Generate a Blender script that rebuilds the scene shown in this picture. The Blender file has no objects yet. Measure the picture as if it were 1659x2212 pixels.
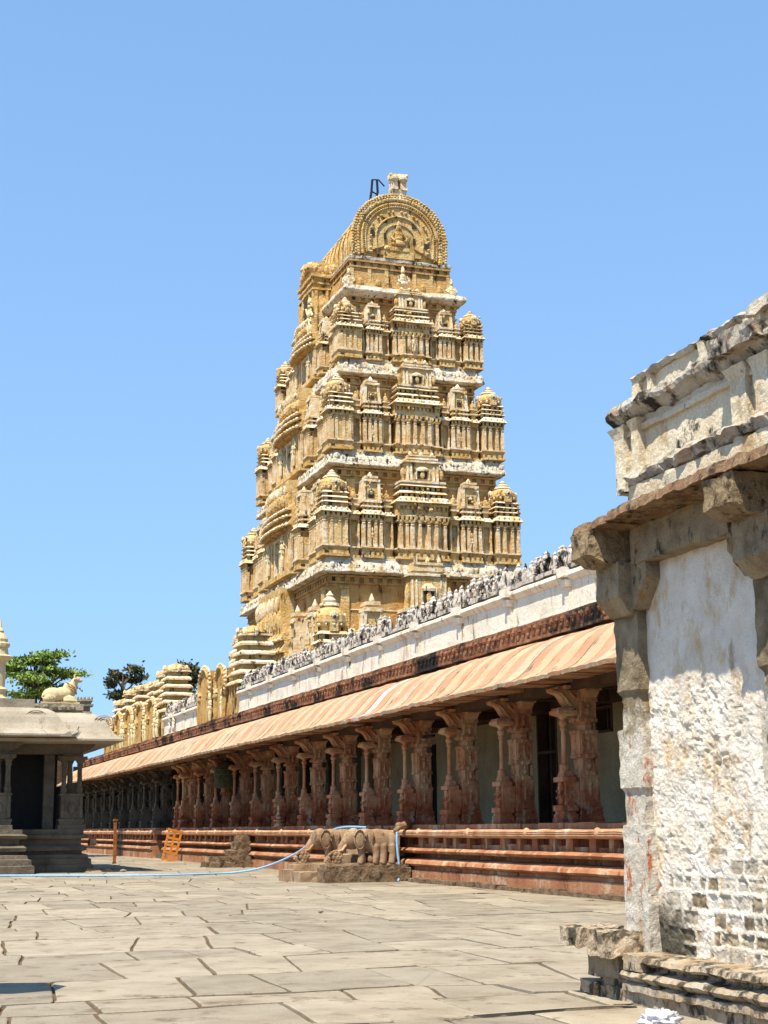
import bpy, bmesh, math, random
from mathutils import Vector, Matrix, noise
R = math.radians
rnd = random.Random(7)
C = bpy.context.scene.collection
# ------------------------------------------------------------------ camera
sc = bpy.context.scene
cd = bpy.data.cameras.new('camera'); cam = bpy.data.objects.new('camera', cd); C.objects.link(cam)
sc.camera = cam
cd.sensor_fit = 'VERTICAL'; cd.sensor_height = 24.0; cd.lens = 3300.0/2212.0*24.0
cd.clip_start = 0.1; cd.clip_end = 3000
cam.matrix_world = Matrix(((0.94646292, -0.05729637, -0.31768707, 0), (-0.32269941, -0.19398459, -0.92640978, 0),
                           (-0.00854648, 0.97932993, -0.20208873, 1.6), (0, 0, 0, 1)))
# ------------------------------------------------------------------ light
SUN_EL, SUN_AZ = 63.0, 230.0
S = Vector((math.cos(R(SUN_EL))*math.sin(R(SUN_AZ)), math.cos(R(SUN_EL))*math.cos(R(SUN_AZ)), math.sin(R(SUN_EL))))
w = bpy.data.worlds.new("World"); sc.world = w; w.use_nodes = True
nt = w.node_tree; bg = nt.nodes['Background']
sky = nt.nodes.new('ShaderNodeTexSky'); sky.sky_type = 'NISHITA'; sky.sun_disc = False
sky.sun_elevation = R(SUN_EL); sky.sun_rotation = R(SUN_AZ)
sky.altitude = 0; sky.air_density = 1.25; sky.dust_density = 0.0; sky.ozone_density = 1.6
tcw = nt.nodes.new('ShaderNodeTexCoord'); mpw = nt.nodes.new('ShaderNodeMapping'); hsw = nt.nodes.new('ShaderNodeHueSaturation')
mpw.inputs['Scale'].default_value = (1, 1, .46); mpw.inputs['Location'].default_value = (0, 0, .235); hsw.inputs['Saturation'].default_value = 1.12; hsw.inputs['Value'].default_value = 1.06
nt.links.new(tcw.outputs['Generated'], mpw.inputs[0]); nt.links.new(mpw.outputs[0], sky.inputs[0])
nt.links.new(sky.outputs[0], hsw.inputs['Color']); nt.links.new(hsw.outputs[0], bg.inputs[0]); bg.inputs[1].default_value = 0.12
sl = bpy.data.lights.new('sun', 'SUN'); sl.energy = 5.0; sl.angle = R(0.5); sl.color = (1.0, 0.925, 0.79)
so = bpy.data.objects.new('sun', sl); C.objects.link(so); so.rotation_euler = (-S).to_track_quat('-Z', 'Y').to_euler()
so.location = (0, 0, 60)
vs = sc.view_settings; vs.view_transform = 'Standard'; vs.look = 'None'; vs.gamma = 1.0; vs.use_curve_mapping = False
vs.exposure = 0.84

# ------------------------------------------------------------------ materials
ALB = .83
def mat(name, cols, scale=1.5, stain=None, stain2=None, bump=0.3, bscale=14.0, rough=0.9, detail=6, zs=1.0, rand=0.0, zmix=None):
    m = bpy.data.materials.new(name); m.use_nodes = True
    N = m.node_tree.nodes; L = m.node_tree.links; b = N['Principled BSDF']
    b.inputs['Roughness'].default_value = rough; b.inputs['Specular IOR Level'].default_value = 0.25
    geo = N.new('ShaderNodeNewGeometry')
    def nz(sc_, det, zsc=1.0, off=0.0, rg=0.62):
        mp = N.new('ShaderNodeMapping'); mp.inputs['Scale'].default_value = (sc_, sc_, sc_*zsc); mp.inputs['Location'].default_value = (off, off*1.7, off*.6)
        L.new(geo.outputs['Position'], mp.inputs[0])
        n = N.new('ShaderNodeTexNoise'); n.inputs['Scale'].default_value = 1.0; n.inputs['Detail'].default_value = det; n.inputs['Roughness'].default_value = rg
        L.new(mp.outputs[0], n.inputs['Vector']); return n.outputs['Fac']
    n1 = nz(scale, detail, zs)
    cols = [tuple(v_*ALB for v_ in c) for c in cols]
    cr = N.new('ShaderNodeValToRGB'); e = cr.color_ramp.elements
    k = len(cols)
    while len(e) < k: e.new(0.5)
    for i, c in enumerate(cols):
        e[i].position = 0.30+0.40*i/max(1, k-1); e[i].color = (*c, 1)
    L.new(n1, cr.inputs[0]); out = cr.outputs[0]
    for j, st in enumerate((stain, stain2)):
        if not st: continue
        col, lo, hi, ssc, szs = st; col = tuple(v_*ALB for v_ in col)
        n2 = nz(ssc, 7, szs, 13.7+9.1*j, 0.7)
        mr = N.new('ShaderNodeMapRange'); mr.inputs[1].default_value = lo; mr.inputs[2].default_value = hi
        L.new(n2, mr.inputs[0])
        mx = N.new('ShaderNodeMix'); mx.data_type = 'RGBA'; mx.inputs['B'].default_value = (*col, 1)
        L.new(mr.outputs[0], mx.inputs['Factor']); L.new(out, mx.inputs['A']); out = mx.outputs['Result']
    if zmix:
        c2_, zc_, wd_, am_ = zmix
        n4 = nz(6, 6, 1, 31.0, .7); sp = N.new('ShaderNodeSeparateXYZ'); L.new(geo.outputs['Position'], sp.inputs[0])
        ma_ = N.new('ShaderNodeMath'); ma_.operation = 'MULTIPLY_ADD'; ma_.inputs[1].default_value = am_; L.new(n4, ma_.inputs[0]); L.new(sp.outputs['Z'], ma_.inputs[2])
        mr = N.new('ShaderNodeMapRange'); mr.inputs[1].default_value = zc_+am_*.5-wd_; mr.inputs[2].default_value = zc_+am_*.5+wd_; L.new(ma_.outputs[0], mr.inputs[0])
        cr2 = N.new('ShaderNodeValToRGB'); e2_ = cr2.color_ramp.elements; e2_[0].position = .35; e2_[0].color = (*c2_[0], 1); e2_[1].position = .65; e2_[1].color = (*c2_[1], 1); L.new(n1, cr2.inputs[0])
        mx = N.new('ShaderNodeMix'); mx.data_type = 'RGBA'; L.new(mr.outputs[0], mx.inputs['Factor']); L.new(out, mx.inputs['A']); L.new(cr2.outputs[0], mx.inputs['B']); out = mx.outputs['Result']
    # fine grain value
    n3 = nz(bscale*2.3, 4, 1.0, 5.0)
    hs = N.new('ShaderNodeHueSaturation'); mr = N.new('ShaderNodeMapRange')
    mr.inputs[1].default_value = 0.3; mr.inputs[2].default_value = 0.7; mr.inputs[3].default_value = 0.82; mr.inputs[4].default_value = 1.16
    L.new(n3, mr.inputs[0]); L.new(mr.outputs[0], hs.inputs['Value']); L.new(out, hs.inputs['Color']); out = hs.outputs[0]
    if rand:
        oi = N.new('ShaderNodeObjectInfo'); hs2 = N.new('ShaderNodeHueSaturation'); mr = N.new('ShaderNodeMapRange')
        mr.inputs[3].default_value = 1-rand; mr.inputs[4].default_value = 1+rand
        L.new(oi.outputs['Random'], mr.inputs[0]); L.new(mr.outputs[0], hs2.inputs['Value']); L.new(out, hs2.inputs['Color']); out = hs2.outputs[0]
    L.new(out, b.inputs['Base Color'])
    if bump:
        nb = nz(bscale, 8, 1.0, 2.0, 0.7)
        bp = N.new('ShaderNodeBump'); bp.inputs['Strength'].default_value = bump; bp.inputs['Distance'].default_value = 1.2/bscale
        L.new(nb, bp.inputs['Height']); L.new(bp.outputs[0], b.inputs['Normal'])
    return m
BLK = (0.045, 0.036, 0.028)
M = {}
M['ochre'] = mat('ochre plaster', [(0.50, 0.26, 0.07), (0.72, 0.445, 0.14), (0.84, 0.60, 0.26), (0.54, 0.275, 0.08)], 1.2,
               stain=((0.78, 0.64, 0.38), .56, .66, 2.3, .4), stain2=((0.085, 0.04, 0.015), .555, .65, 2.8, .25), bump=.9, bscale=7)
M['ochredeep'] = mat('darker brown ochre wall', [(0.42, 0.20, 0.06), (0.60, 0.345, 0.11), (0.70, 0.46, 0.19)], 0.9,
               stain=((0.09, 0.042, 0.015), .56, .66, 2.0, .3), bump=.9, bscale=7)  # darker brown tone used on recessed walls and niche panels
M['pil'] = mat('pale ochre pilaster plaster', [(0.60, 0.34, 0.12), (0.82, 0.58, 0.29), (0.94, 0.82, 0.60)], 1.6,
               stain=((0.14, 0.08, 0.03), .60, .68, 2.2, .3), bump=.7, bscale=6)
M['lime'] = mat('weathered lime white cornice', [(0.62, 0.46, 0.26), (0.82, 0.71, 0.52), (0.90, 0.83, 0.70)], 0.8,
                stain=(BLK, .545, .61, 3.6, .35), stain2=((0.56, 0.37, 0.15), .52, .62, 1.6, 1), bump=.9, bscale=8)
M['ledge'] = mat('pale ledge plaster', [(0.62, 0.38, 0.13), (0.84, 0.66, 0.40), (0.94, 0.86, 0.68)], 1.4,
                stain=((0.07, 0.048, 0.025), .565, .63, 2.6, .4), bump=.5, bscale=6)
M['void'] = mat('dark shaded recess plaster', [(0.05, 0.03, 0.015), (0.08, 0.05, 0.025)], 2, bump=0)  # shade of recesses and holes put into a dark colour
M['statue'] = mat('pale yellow stucco figure', [(0.66, 0.52, 0.24), (0.78, 0.67, 0.42)], 2, stain=((0.2, .13, .06), .6, .72, 3, .6), bump=.3, bscale=9)
M['yellow'] = mat('bright yellow lime plaster', [(0.40, 0.23, 0.06), (0.56, 0.37, 0.12), (0.66, 0.50, 0.25)], 1.1,
                  stain=((0.09, 0.06, 0.03), .54, .62, 2.8, .35), bump=.4, bscale=8)
M['white'] = mat('aged white parapet plaster', [(0.70, 0.59, 0.43), (0.88, 0.79, 0.63), (0.86, 0.71, 0.54)], 0.9,
                 stain=((0.58, 0.39, 0.25), .55, .66, 1.6, .3), stain2=((0.12, 0.09, 0.06), .585, .66, 4.0, .2), bump=.35, bscale=9)
M['merlon'] = mat('black streaked white plaster', [(0.50, 0.42, 0.33), (0.74, 0.66, 0.56)], 3,
                  stain=((.035, .028, .02), .50, .57, 5.0, .3), stain2=((.60, .38, .28), .58, .68, 3, 1), bump=.6, bscale=14)
M['frieze'] = mat('terracotta frieze with black mould', [(0.14, 0.055, 0.03), (0.30, 0.125, 0.06), (0.44, 0.24, 0.13)], 3,
                  stain=((0.02, 0.018, 0.014), .50, .58, .55, 1), bump=.9, bscale=14)
def eave(nm, c1, c2): return mat(nm, [c1, c2], 1.2, stain=((0.15, 0.11, 0.075), .575, .68, 2.6, .4), stain2=((.60, .36, .21), .56, .7, .5, 1), bump=.4, bscale=10)
M['e_orange'] = eave('terracotta eave slab', (0.46, 0.225, 0.12), (0.55, 0.31, 0.18))
M['e_buff'] = eave('buff eave slab', (0.44, 0.315, 0.17), (0.54, 0.41, 0.255))
M['e_pale'] = eave('pale eave slab', (0.56, 0.49, 0.42), (0.66, 0.61, 0.55))
M['e_grey'] = mat('greyish lichen eave slab', [(0.48, 0.34, 0.19), (0.50, 0.39, 0.25), (0.30, 0.26, 0.20)], 1.5, stain=((.12, .11, .09), .55, .7, 2.5, .8), bump=.3, bscale=10)
M['plat'] = mat('red painted platform stone', [(0.26, 0.085, 0.035), (0.42, 0.175, 0.08), (0.50, 0.27, 0.14)], 0.8,
                stain=((0.58, 0.42, 0.26), .52, .64, 1.6, .5), stain2=((0.08, .035, .02), .57, .68, 2.4, .4), bump=.5, bscale=14)
M['platlip'] = mat('worn pink platform moulding', [(0.42, 0.18, 0.085), (0.60, 0.32, 0.17), (0.66, 0.45, 0.28)], 1.5,
                stain=((0.74, 0.58, 0.42), .56, .68, 2.0, .6), stain2=((0.13, .07, .04), .62, .74, 2.2, .4), bump=.5, bscale=14)
M['darkred'] = mat('deep red painted panel', [(0.13, 0.035, 0.02), (0.20, 0.06, 0.03)], 2, bump=.4, bscale=16)
M['pillar'] = mat('reddish granite pillar', [(0.18, 0.04, 0.016), (0.46, 0.13, 0.05), (0.52, 0.24, 0.11)], 1.6, zmix=(((0.42, 0.15, 0.065), (0.56, 0.37, 0.21)), 2.5, .35, 1.4),
                  stain=((0.58, 0.45, 0.29), .54, .66, 2.2, .6), stain2=((0.05, 0.025, 0.015), .58, .68, 3, .6), bump=.8, bscale=17, rand=.15)
M['greypillar'] = mat('grey unpainted granite', [(0.08, 0.07, 0.05), (0.15, 0.125, 0.09), (0.20, 0.16, 0.11)], 1.4,
                  stain=((0.06, 0.05, 0.04), .55, .7, 3, .5), bump=.7, bscale=15, rand=.1)
M['inwall'] = mat('grey green limewashed inner wall', [(0.27, 0.21, 0.115), (0.37, 0.295, 0.165), (0.44, 0.355, 0.205)], 0.9,
                  stain=((0.10, 0.08, .06), .62, .74, 4, .8), bump=.3, bscale=8)
M['ceil'] = mat('dark brown ceiling stone', [(0.06, 0.035, 0.022), (0.14, 0.08, 0.045)], 1.5, bump=.6, bscale=10)  # dark brown stone tone, varied by noise
M['black'] = mat('near black for shade and dark rods', [(0.006, 0.0055, 0.005), (0.014, 0.012, 0.01)], 4, bump=.2, rough=.7)  # near black puts deep interior shade into the walls; also colours dark rods
M['stone'] = mat('weathered grey granite', [(0.20, 0.165, 0.11), (0.32, 0.27, 0.19), (0.40, 0.33, 0.23)], 1.3,
                 stain=((0.08, 0.06, 0.045), .56, .70, 2.2, .4), bump=.6, bscale=13)
M['pavstone'] = mat('old dark granite', [(0.09, 0.072, 0.048), (0.155, 0.125, 0.085), (0.20, 0.16, 0.11)], 1.3,
                 stain=((0.05, 0.045, 0.035), .56, .70, 2.2, .4), bump=.6, bscale=9)
M['kapota'] = mat('cream limestone eave', [(0.32, 0.265, 0.185), (0.40, 0.34, 0.25), (0.46, 0.40, 0.31)], 0.8,
                  stain=((0.26, 0.19, 0.11), .58, .70, 2.0, .6), bump=.3, bscale=9)
M['bull'] = mat('cream limewashed stone bull', [(0.56, 0.42, 0.20), (0.68, 0.56, 0.34)], 3, stain=((.20, .15, .09), .58, .70, 4, .6), bump=.3, bscale=20)
M['elephant'] = mat('brown worn granite', [(0.24, 0.13, 0.065), (0.38, 0.25, 0.14), (0.50, 0.37, 0.23)], 1.6,
                 stain=((0.09, 0.05, 0.03), .56, .70, 3.5, .6), bump=.6, bscale=20)
M['brownstep'] = mat('dark brown rough block', [(0.12, 0.07, 0.04), (0.24, 0.155, 0.085), (0.34, 0.24, 0.15)], 3,
                 stain=((0.05, 0.035, 0.02), .52, .64, 7, .8), bump=1.0, bscale=14)
M['rbstone'] = mat('chiselled grey brown granite', [(0.24, 0.18, 0.105), (0.42, 0.33, 0.21), (0.52, 0.39, 0.23)], 4.0,
                 stain=((0.42, 0.23, 0.09), .56, .66, 2.8, .7), stain2=((.07, .055, .035), .56, .66, 6, .5), bump=1.0, bscale=22)
M['rbpil'] = mat('whitewashed granite pilaster', [(0.48, 0.40, 0.29), (0.68, 0.62, 0.51), (0.76, 0.71, 0.61)], 3.0, zmix=(((0.15, 0.11, 0.06), (0.34, 0.27, 0.17)), 2.6, .12, 1.6),
                 stain=((0.50, 0.155, 0.06), .555, .60, 2.6, .45), stain2=((0.16, 0.13, 0.09), .60, .70, 4, .5), bump=.9, bscale=30)
M['beamend'] = mat('rough hewn tan beam end', [(0.22, 0.15, 0.075), (0.38, 0.27, 0.15), (0.50, 0.38, 0.22)], 6,
                 stain=((0.10, 0.06, 0.03), .53, .62, 9, .8), bump=1.0, bscale=18)
M['rbbrown'] = mat('reddish brown eave stone', [(0.17, 0.09, 0.045), (0.31, 0.18, 0.095), (0.42, 0.28, 0.155)], 4,
                 stain=((0.05, 0.035, 0.02), .53, .62, 7, .6), stain2=((.42, .30, .15), .55, .65, 9, 1), bump=1.0, bscale=18)
M['rbcream'] = mat('peeling cream parapet plaster', [(0.72, 0.57, 0.36), (0.86, 0.75, 0.54), (0.90, 0.79, 0.58)], 1.6,
                 stain=((0.055, 0.045, 0.03), .60, .66, 2.6, .7), stain2=((0.62, 0.43, 0.22), .57, .70, 1.8, .6), bump=.8, bscale=16)
M['rbledge'] = mat('mouldy parapet ledge', [(0.36, 0.31, 0.23), (0.60, 0.53, 0.42), (0.70, 0.63, 0.50)], 3.5,
                 stain=((0.05, 0.04, 0.028), .50, .60, 3.6, .7), stain2=((0.55, 0.34, 0.18), .57, .68, 4, 1), bump=.9, bscale=26)
M['rbplinth'] = mat('limewashed mouldy plinth', [(0.34, 0.22, 0.12), (0.54, 0.42, 0.28), (0.60, 0.52, 0.40)], 3.2,
                 stain=((0.08, 0.065, 0.04), .49, .58, 4.0, .8), stain2=((0.45, 0.20, 0.09), .60, .68, 4, 1), bump=.9, bscale=26)
M['orange'] = mat('orange painted wood', [(0.62, 0.20, 0.02), (0.74, 0.28, 0.04)], 5, stain=((.2, .08, .03), .6, .75, 9, .6), bump=.2, bscale=30, rough=.6)
M['rust'] = mat('rusty orange paint', [(0.22, 0.075, 0.02), (0.40, 0.14, 0.03)], 6, bump=.3, bscale=20, rough=.7)
M['rope'] = mat('pale blue nylon rope', [(0.16, 0.40, 0.72), (0.34, 0.60, 0.86)], 20, bump=.4, bscale=60, rough=.6)
M['metal'] = mat('black iron', [(0.01, 0.01, 0.012), (0.025, 0.02, 0.02)], 5, bump=.1, rough=.6)
M['leaf'] = mat('bright green foliage', [(0.09, 0.16, 0.025), (0.19, 0.28, 0.05), (0.30, 0.38, 0.09)], 0.9, bump=0, rough=.7)
M['leafdark'] = mat('olive dark foliage', [(0.035, 0.05, 0.02), (0.08, 0.09, 0.035), (0.17, 0.13, 0.07)], 1.1, bump=0, rough=.7)
M['bark'] = mat('bark', [(0.08, 0.055, 0.035), (0.16, 0.12, 0.08)], 4, bump=.6, bscale=10)
M['dirt'] = mat('dusty brown joint earth', [(0.12, 0.072, 0.032), (0.18, 0.115, 0.055)], 1.5, bump=.6, bscale=20)
M['cloth'] = mat('dark red cloth', [(0.10, 0.015, 0.012), (0.16, 0.03, 0.02)], 6, bump=.2)
M['drum'] = mat('dark green ribbed cloth', [(0.05, 0.055, 0.025), (0.14, 0.13, 0.06)], 5, bump=.2)
M['idol'] = mat('pale painted figurine', [(0.55, 0.30, 0.16), (0.72, 0.52, 0.36)], 9, bump=.3)
m = bpy.data.materials.new('clear white plastic film'); m.use_nodes = True
b = m.node_tree.nodes['Principled BSDF']; b.inputs['Base Color'].default_value = (.80, .80, .86, 1); b.inputs['Roughness'].default_value = .25
b.inputs['Transmission Weight'].default_value = .35; M['plastic'] = m

# ------------------------------------------------------------------ mesh builder
def join(P, names):
    m_ = MB()
    for i, k_ in enumerate(names):
        o_ = len(m_.v); m_.v += P[k_].v; m_.f += [[a+o_ for a in f] for f in P[k_].f]; m_.mi += [i]*len(P[k_].f)
    return m_
class MB:
    def __init__(s): s.v = []; s.f = []; s.mi = []; s.m = Matrix.Identity(4); s.cur = 0
    def add(s, vs_, fs):
        o = len(s.v)
        for p in vs_:
            q = s.m @ Vector(p); s.v.append((q.x, q.y, q.z))
        for f in fs: s.f.append([i+o for i in f]); s.mi.append(s.cur)
    def box(s, x0, x1, y0, y1, z0, z1):
        s.fr(x0, x1, y0, y1, z0, x0, x1, y0, y1, z1)
    def fr(s, x0, x1, y0, y1, z0, X0, X1, Y0, Y1, z1):
        s.add([(x0, y0, z0), (x1, y0, z0), (x1, y1, z0), (x0, y1, z0), (X0, Y0, z1), (X1, Y0, z1), (X1, Y1, z1), (X0, Y1, z1)],
              [(0, 3, 2, 1), (4, 5, 6, 7), (0, 1, 5, 4), (1, 2, 6, 5), (2, 3, 7, 6), (3, 0, 4, 7)])
    def cb(s, cx, cy, hx, hy, z0, z1, hx2=None, hy2=None):
        hx2 = hx if hx2 is None else hx2; hy2 = hy if hy2 is None else hy2
        s.fr(cx-hx, cx+hx, cy-hy, cy+hy, z0, cx-hx2, cx+hx2, cy-hy2, cy+hy2, z1)
    def lathe(s, cx, cy, prof, n=10, sx=1, sy=1, rot=0.0):
        vs_ = []; fs = []
        for r, z in prof:
            for k in range(n):
                a = 2*math.pi*k/n+rot; vs_.append((cx+r*sx*math.cos(a), cy+r*sy*math.sin(a), z))
        m_ = len(prof)
        for j in range(m_-1):
            for k in range(n):
                a = j*n+k; b_ = j*n+(k+1) % n; fs.append((a, b_, b_+n, a+n))
        fs.append(tuple(range(n-1, -1, -1))); fs.append(tuple((m_-1)*n+k for k in range(n)))
        s.add(vs_, fs)
    def ell(s, cx, cy, cz, rx, ry, rz, n=8, m_=5):
        vs_ = [(cx, cy, cz-rz)]; fs = []
        for j in range(1, m_):
            t = -math.pi/2+math.pi*j/m_
            for k in range(n):
                a = 2*math.pi*k/n; vs_.append((cx+rx*math.cos(t)*math.cos(a), cy+ry*math.cos(t)*math.sin(a), cz+rz*math.sin(t)))
        vs_.append((cx, cy, cz+rz)); T = len(vs_)-1
        for k in range(n):
            fs.append((0, 1+(k+1) % n, 1+k)); fs.append((T, 1+(m_-2)*n+k, 1+(m_-2)*n+(k+1) % n))
        for j in range(m_-2):
            for k in range(n):
                a = 1+j*n+k; b_ = 1+j*n+(k+1) % n; fs.append((a, b_, b_+n, a+n))
        s.add(vs_, fs)
    def tube(s, pts, rad, n=6):
        vs_ = []; fs = []; pts = [Vector(p) for p in pts]
        rr = rad if isinstance(rad, (list, tuple)) else [rad]*len(pts)
        for i, p in enumerate(pts):
            d = (pts[min(i+1, len(pts)-1)]-pts[max(i-1, 0)]).normalized()
            u = d.cross(Vector((0, 0, 1)) if abs(d.z) < .9 else Vector((1, 0, 0))).normalized(); v_ = d.cross(u)
            for k in range(n):
                a = 2*math.pi*k/n; q = p+(u*math.cos(a)+v_*math.sin(a))*rr[i]; vs_.append(tuple(q))
        for j in range(len(pts)-1):
            for k in range(n):
                a = j*n+k; b_ = j*n+(k+1) % n; fs.append((a, b_, b_+n, a+n))
        fs.append(tuple(range(n-1, -1, -1))); fs.append(tuple((len(pts)-1)*n+k for k in range(n)))
        s.add(vs_, fs)
    def ext(s, prof, a0, a1, axis='y', steps=1):
        """closed profile (p,z) extruded along axis; p is x for axis y, y for axis x"""
        n = len(prof); vs_ = []; fs = []
        for i in range(steps+1):
            a = a0+(a1-a0)*i/steps
            for p, z in prof: vs_.append((p, a, z) if axis == 'y' else (a, p, z))
        for i in range(steps):
            for k in range(n):
                q = i*n+k; r = i*n+(k+1) % n; fs.append((q, r, r+n, q+n))
        fs.append(tuple(range(n-1, -1, -1))); fs.append(tuple(steps*n+k for k in range(n)))
        s.add(vs_, fs)
    def ring(s, x0, x1, y0, y1, prof, seg=0.0, cap=True):
        """prof: (offset outward, z) from bottom to top round a rectangle"""
        vs_ = []; fs = []; n = None
        for o, z in prof:
            c = [(x0-o, y0-o), (x1+o, y0-o), (x1+o, y1+o), (x0-o, y1+o)]; lp = []
            nx = max(1, int((x1-x0)/seg)) if seg else 1; ny = max(1, int((y1-y0)/seg)) if seg else 1
            for k in range(4):
                a = c[k]; b_ = c[(k+1) % 4]; q = nx if k % 2 == 0 else ny
                for i in range(q): lp.append((a[0]+(b_[0]-a[0])*i/q, a[1]+(b_[1]-a[1])*i/q, z))
            n = len(lp); vs_ += lp
        for j in range(len(prof)-1):
            for k in range(n):
                a = j*n+k; b_ = j*n+(k+1) % n; fs.append((a, b_, b_+n, a+n))
        if cap: fs.append(tuple(range(n-1, -1, -1))); fs.append(tuple((len(prof)-1)*n+k for k in range(n)))
        s.add(vs_, fs)
    def build(s, name, mats, parent=None, rough=None, smooth=False, recalc=True):
        me = bpy.data.meshes.new(name); me.from_pydata(s.v, [], s.f)
        if not isinstance(mats, (list, tuple)): mats = [mats]
        for m_ in mats: me.materials.append(M[m_])
        if len(mats) > 1: me.polygons.foreach_set('material_index', s.mi)
        bm = bmesh.new(); bm.from_mesh(me)
        if rough:
            L_, amp, fs = rough
            bmesh.ops.remove_doubles(bm, verts=bm.verts, dist=1e-4)
            bmesh.ops.triangulate(bm, faces=[f for f in bm.faces if len(f.verts) > 4])
            for _ in range(7):
                ed = [e for e in bm.edges if e.calc_length() > L_]
                if not ed: break
                bmesh.ops.subdivide_edges(bm, edges=ed, cuts=1, use_grid_fill=True)
            for v_ in bm.verts:
                p = v_.co
                v_.co = p + Vector(noise.turbulence_vector(p*fs, 3, False))*amp + Vector(noise.noise_vector(p*fs*.37))*amp*.6
        if recalc: bmesh.ops.recalc_face_normals(bm, faces=bm.faces)
        bm.to_mesh(me); bm.free()
        if smooth:
            for p in me.polygons: p.use_smooth = True
        o = bpy.data.objects.new(name, me); C.objects.link(o)
        if parent: o.parent = parent
        return o
def tag(o, label=None, cat=None, group=None, kind=None):
    if label: o['label'] = label
    if cat: o['category'] = cat
    if group: o['group'] = group
    if kind: o['kind'] = kind
    return o
def thing(name, label, cat, loc=(0, 0, 0), rz=0, group=None):
    o = bpy.data.objects.new(name, None); C.objects.link(o); o.location = loc; o.rotation_euler = (0, 0, rz)
    o.empty_display_size = .2
    return tag(o, label, cat, group)
def dup(o, parent=None):
    c = o.copy(); C.objects.link(c); c.parent = parent
    for ch in list(o.children): dup(ch, c)
    return c
def remesh(o, vox, sm=4):
    m_ = o.modifiers.new('r', 'REMESH'); m_.mode = 'VOXEL'; m_.voxel_size = vox; m_.use_smooth_shade = True
    s_ = o.modifiers.new('s', 'SMOOTH'); s_.iterations = sm; s_.factor = .5
    return o

# ================================================================== GROUND
mb = MB(); mb.add([(-700, -300, -.03), (900, -300, -.03), (900, 1500, -.03), (-700, 1500, -.03)], [(0, 1, 2, 3)])
tag(mb.build('ground', 'dirt', recalc=False), kind='structure')
# paving of irregular slabs, rows along X
def paving():
    me = bpy.data.meshes.new('paving'); V = []; F = []; col = []
    r = random.Random(31)
    ys = [2.0]; near = [14.35, 15.25, 17.45, 19.75, 21.4, 24.0, 26.2, 27.0, 29.3, 31.0, 33.2]
    while ys[-1] < 13.2: ys.append(ys[-1]+r.uniform(.8, 2.2))
    ys[-1] = 12.9; ys += near
    while ys[-1] < 125: ys.append(ys[-1]+r.uniform(1.1, 2.9))
    def yb(j, x):
        return ys[j]+.34*noise.noise(Vector((x*.55, j*7.3, 0)))+.05*noise.noise(Vector((x*2.5, j*3.1, 4)))
    for j in range(len(ys)-1):
        x = -22.0+r.uniform(0, 1); y0, y1 = ys[j], ys[j+1]
        skew = lambda: r.uniform(-.05, .22)*(y1-y0)+r.uniform(-.06, .06)
        sk = skew()
        while x < 26:
            wd = r.uniform(.7, 1.7); sk2 = skew(); g = r.uniform(.014, .030)
            n = 10 if y0 < 36 else 2
            # bend in some joints
            kb = r.uniform(-.09, .09)
            bot = [(x+g+(wd-2*g)*i/n) for i in range(n+1)]
            top = [(x+sk+g+(wd+sk2-sk-2*g)*i/n) for i in range(n+1)]
            g2 = .048; lp = [(a, yb(j, a)+g2) for a in bot]
            rgt = [(x+wd-g+sk2*t+.03*noise.noise(Vector(((x+wd)*3, (y0+(y1-y0)*t)*1.3, 1.5))), y0+(y1-y0)*t) for t in [i/n for i in range(1, n)]]
            lft = [(x+g+sk*t+.03*noise.noise(Vector((x*3, (y0+(y1-y0)*t)*1.3, 1.5))), y0+(y1-y0)*t) for t in [i/n for i in range(n-1, 0, -1)]]
            lp += rgt + [(a, yb(j+1, a)-g2) for a in reversed(top)] + lft
            z = r.uniform(-.009, .010); tx, ty = r.uniform(-.006, .006), r.uniform(-.004, .004)
            cx = sum(p[0] for p in lp)/len(lp); cy = sum(p[1] for p in lp)/len(lp)
            o = len(V); m_ = len(lp); c = r.uniform(0, 1)
            bev = .016
            for (a, b_) in lp: V.append((a, b_, -.03))
            for (a, b_) in lp: V.append((a, b_, z-.008+tx*(a-cx)+ty*(b_-cy)))
            for (a, b_) in lp:
                d = Vector((cx-a, cy-b_)); d.normalize(); V.append((a+d.x*bev, b_+d.y*bev, z+tx*(a-cx)+ty*(b_-cy)))
            for k in range(m_):
                q = (k+1) % m_
                F.append((o+k, o+q, o+m_+q, o+m_+k)); F.append((o+m_+k, o+m_+q, o+2*m_+q, o+2*m_+k)); col += [c, c]
            F.append(tuple(o+2*m_+k for k in range(m_))); col.append(c)
            x += wd; sk = sk2
    me.from_pydata(V, [], F)
    at = me.attributes.new('tone', 'FLOAT', 'FACE'); at.data.foreach_set('value', col)
    m_ = mat('worn granite paving', [(0.25, 0.20, 0.135), (0.325, 0.27, 0.19), (0.385, 0.33, 0.24)], 1.3,
             stain=((0.155, 0.11, 0.065), .54, .68, 2.6, 1), stain2=((0.37, 0.31, 0.22), .54, .68, .45, 1), bump=.35, bscale=30, rough=.85)
    N = m_.node_tree.nodes; L = m_.node_tree.links; b = N['Principled BSDF']
    src = b.inputs['Base Color'].links[0].from_socket
    an = N.new('ShaderNodeAttribute'); an.attribute_name = 'tone'; hs = N.new('ShaderNodeHueSaturation'); mr = N.new('ShaderNodeMapRange')
    mr.inputs[3].default_value = .80; mr.inputs[4].default_value = 1.14
    L.new(an.outputs['Fac'], mr.inputs[0]); L.new(mr.outputs[0], hs.inputs['Value']); L.new(src, hs.inputs['Color']); L.new(hs.outputs[0], b.inputs['Base Color'])
    me.materials.append(m_)
    o = bpy.data.objects.new('paving', me); C.objects.link(o); tag(o, kind='structure')
paving()

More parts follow.
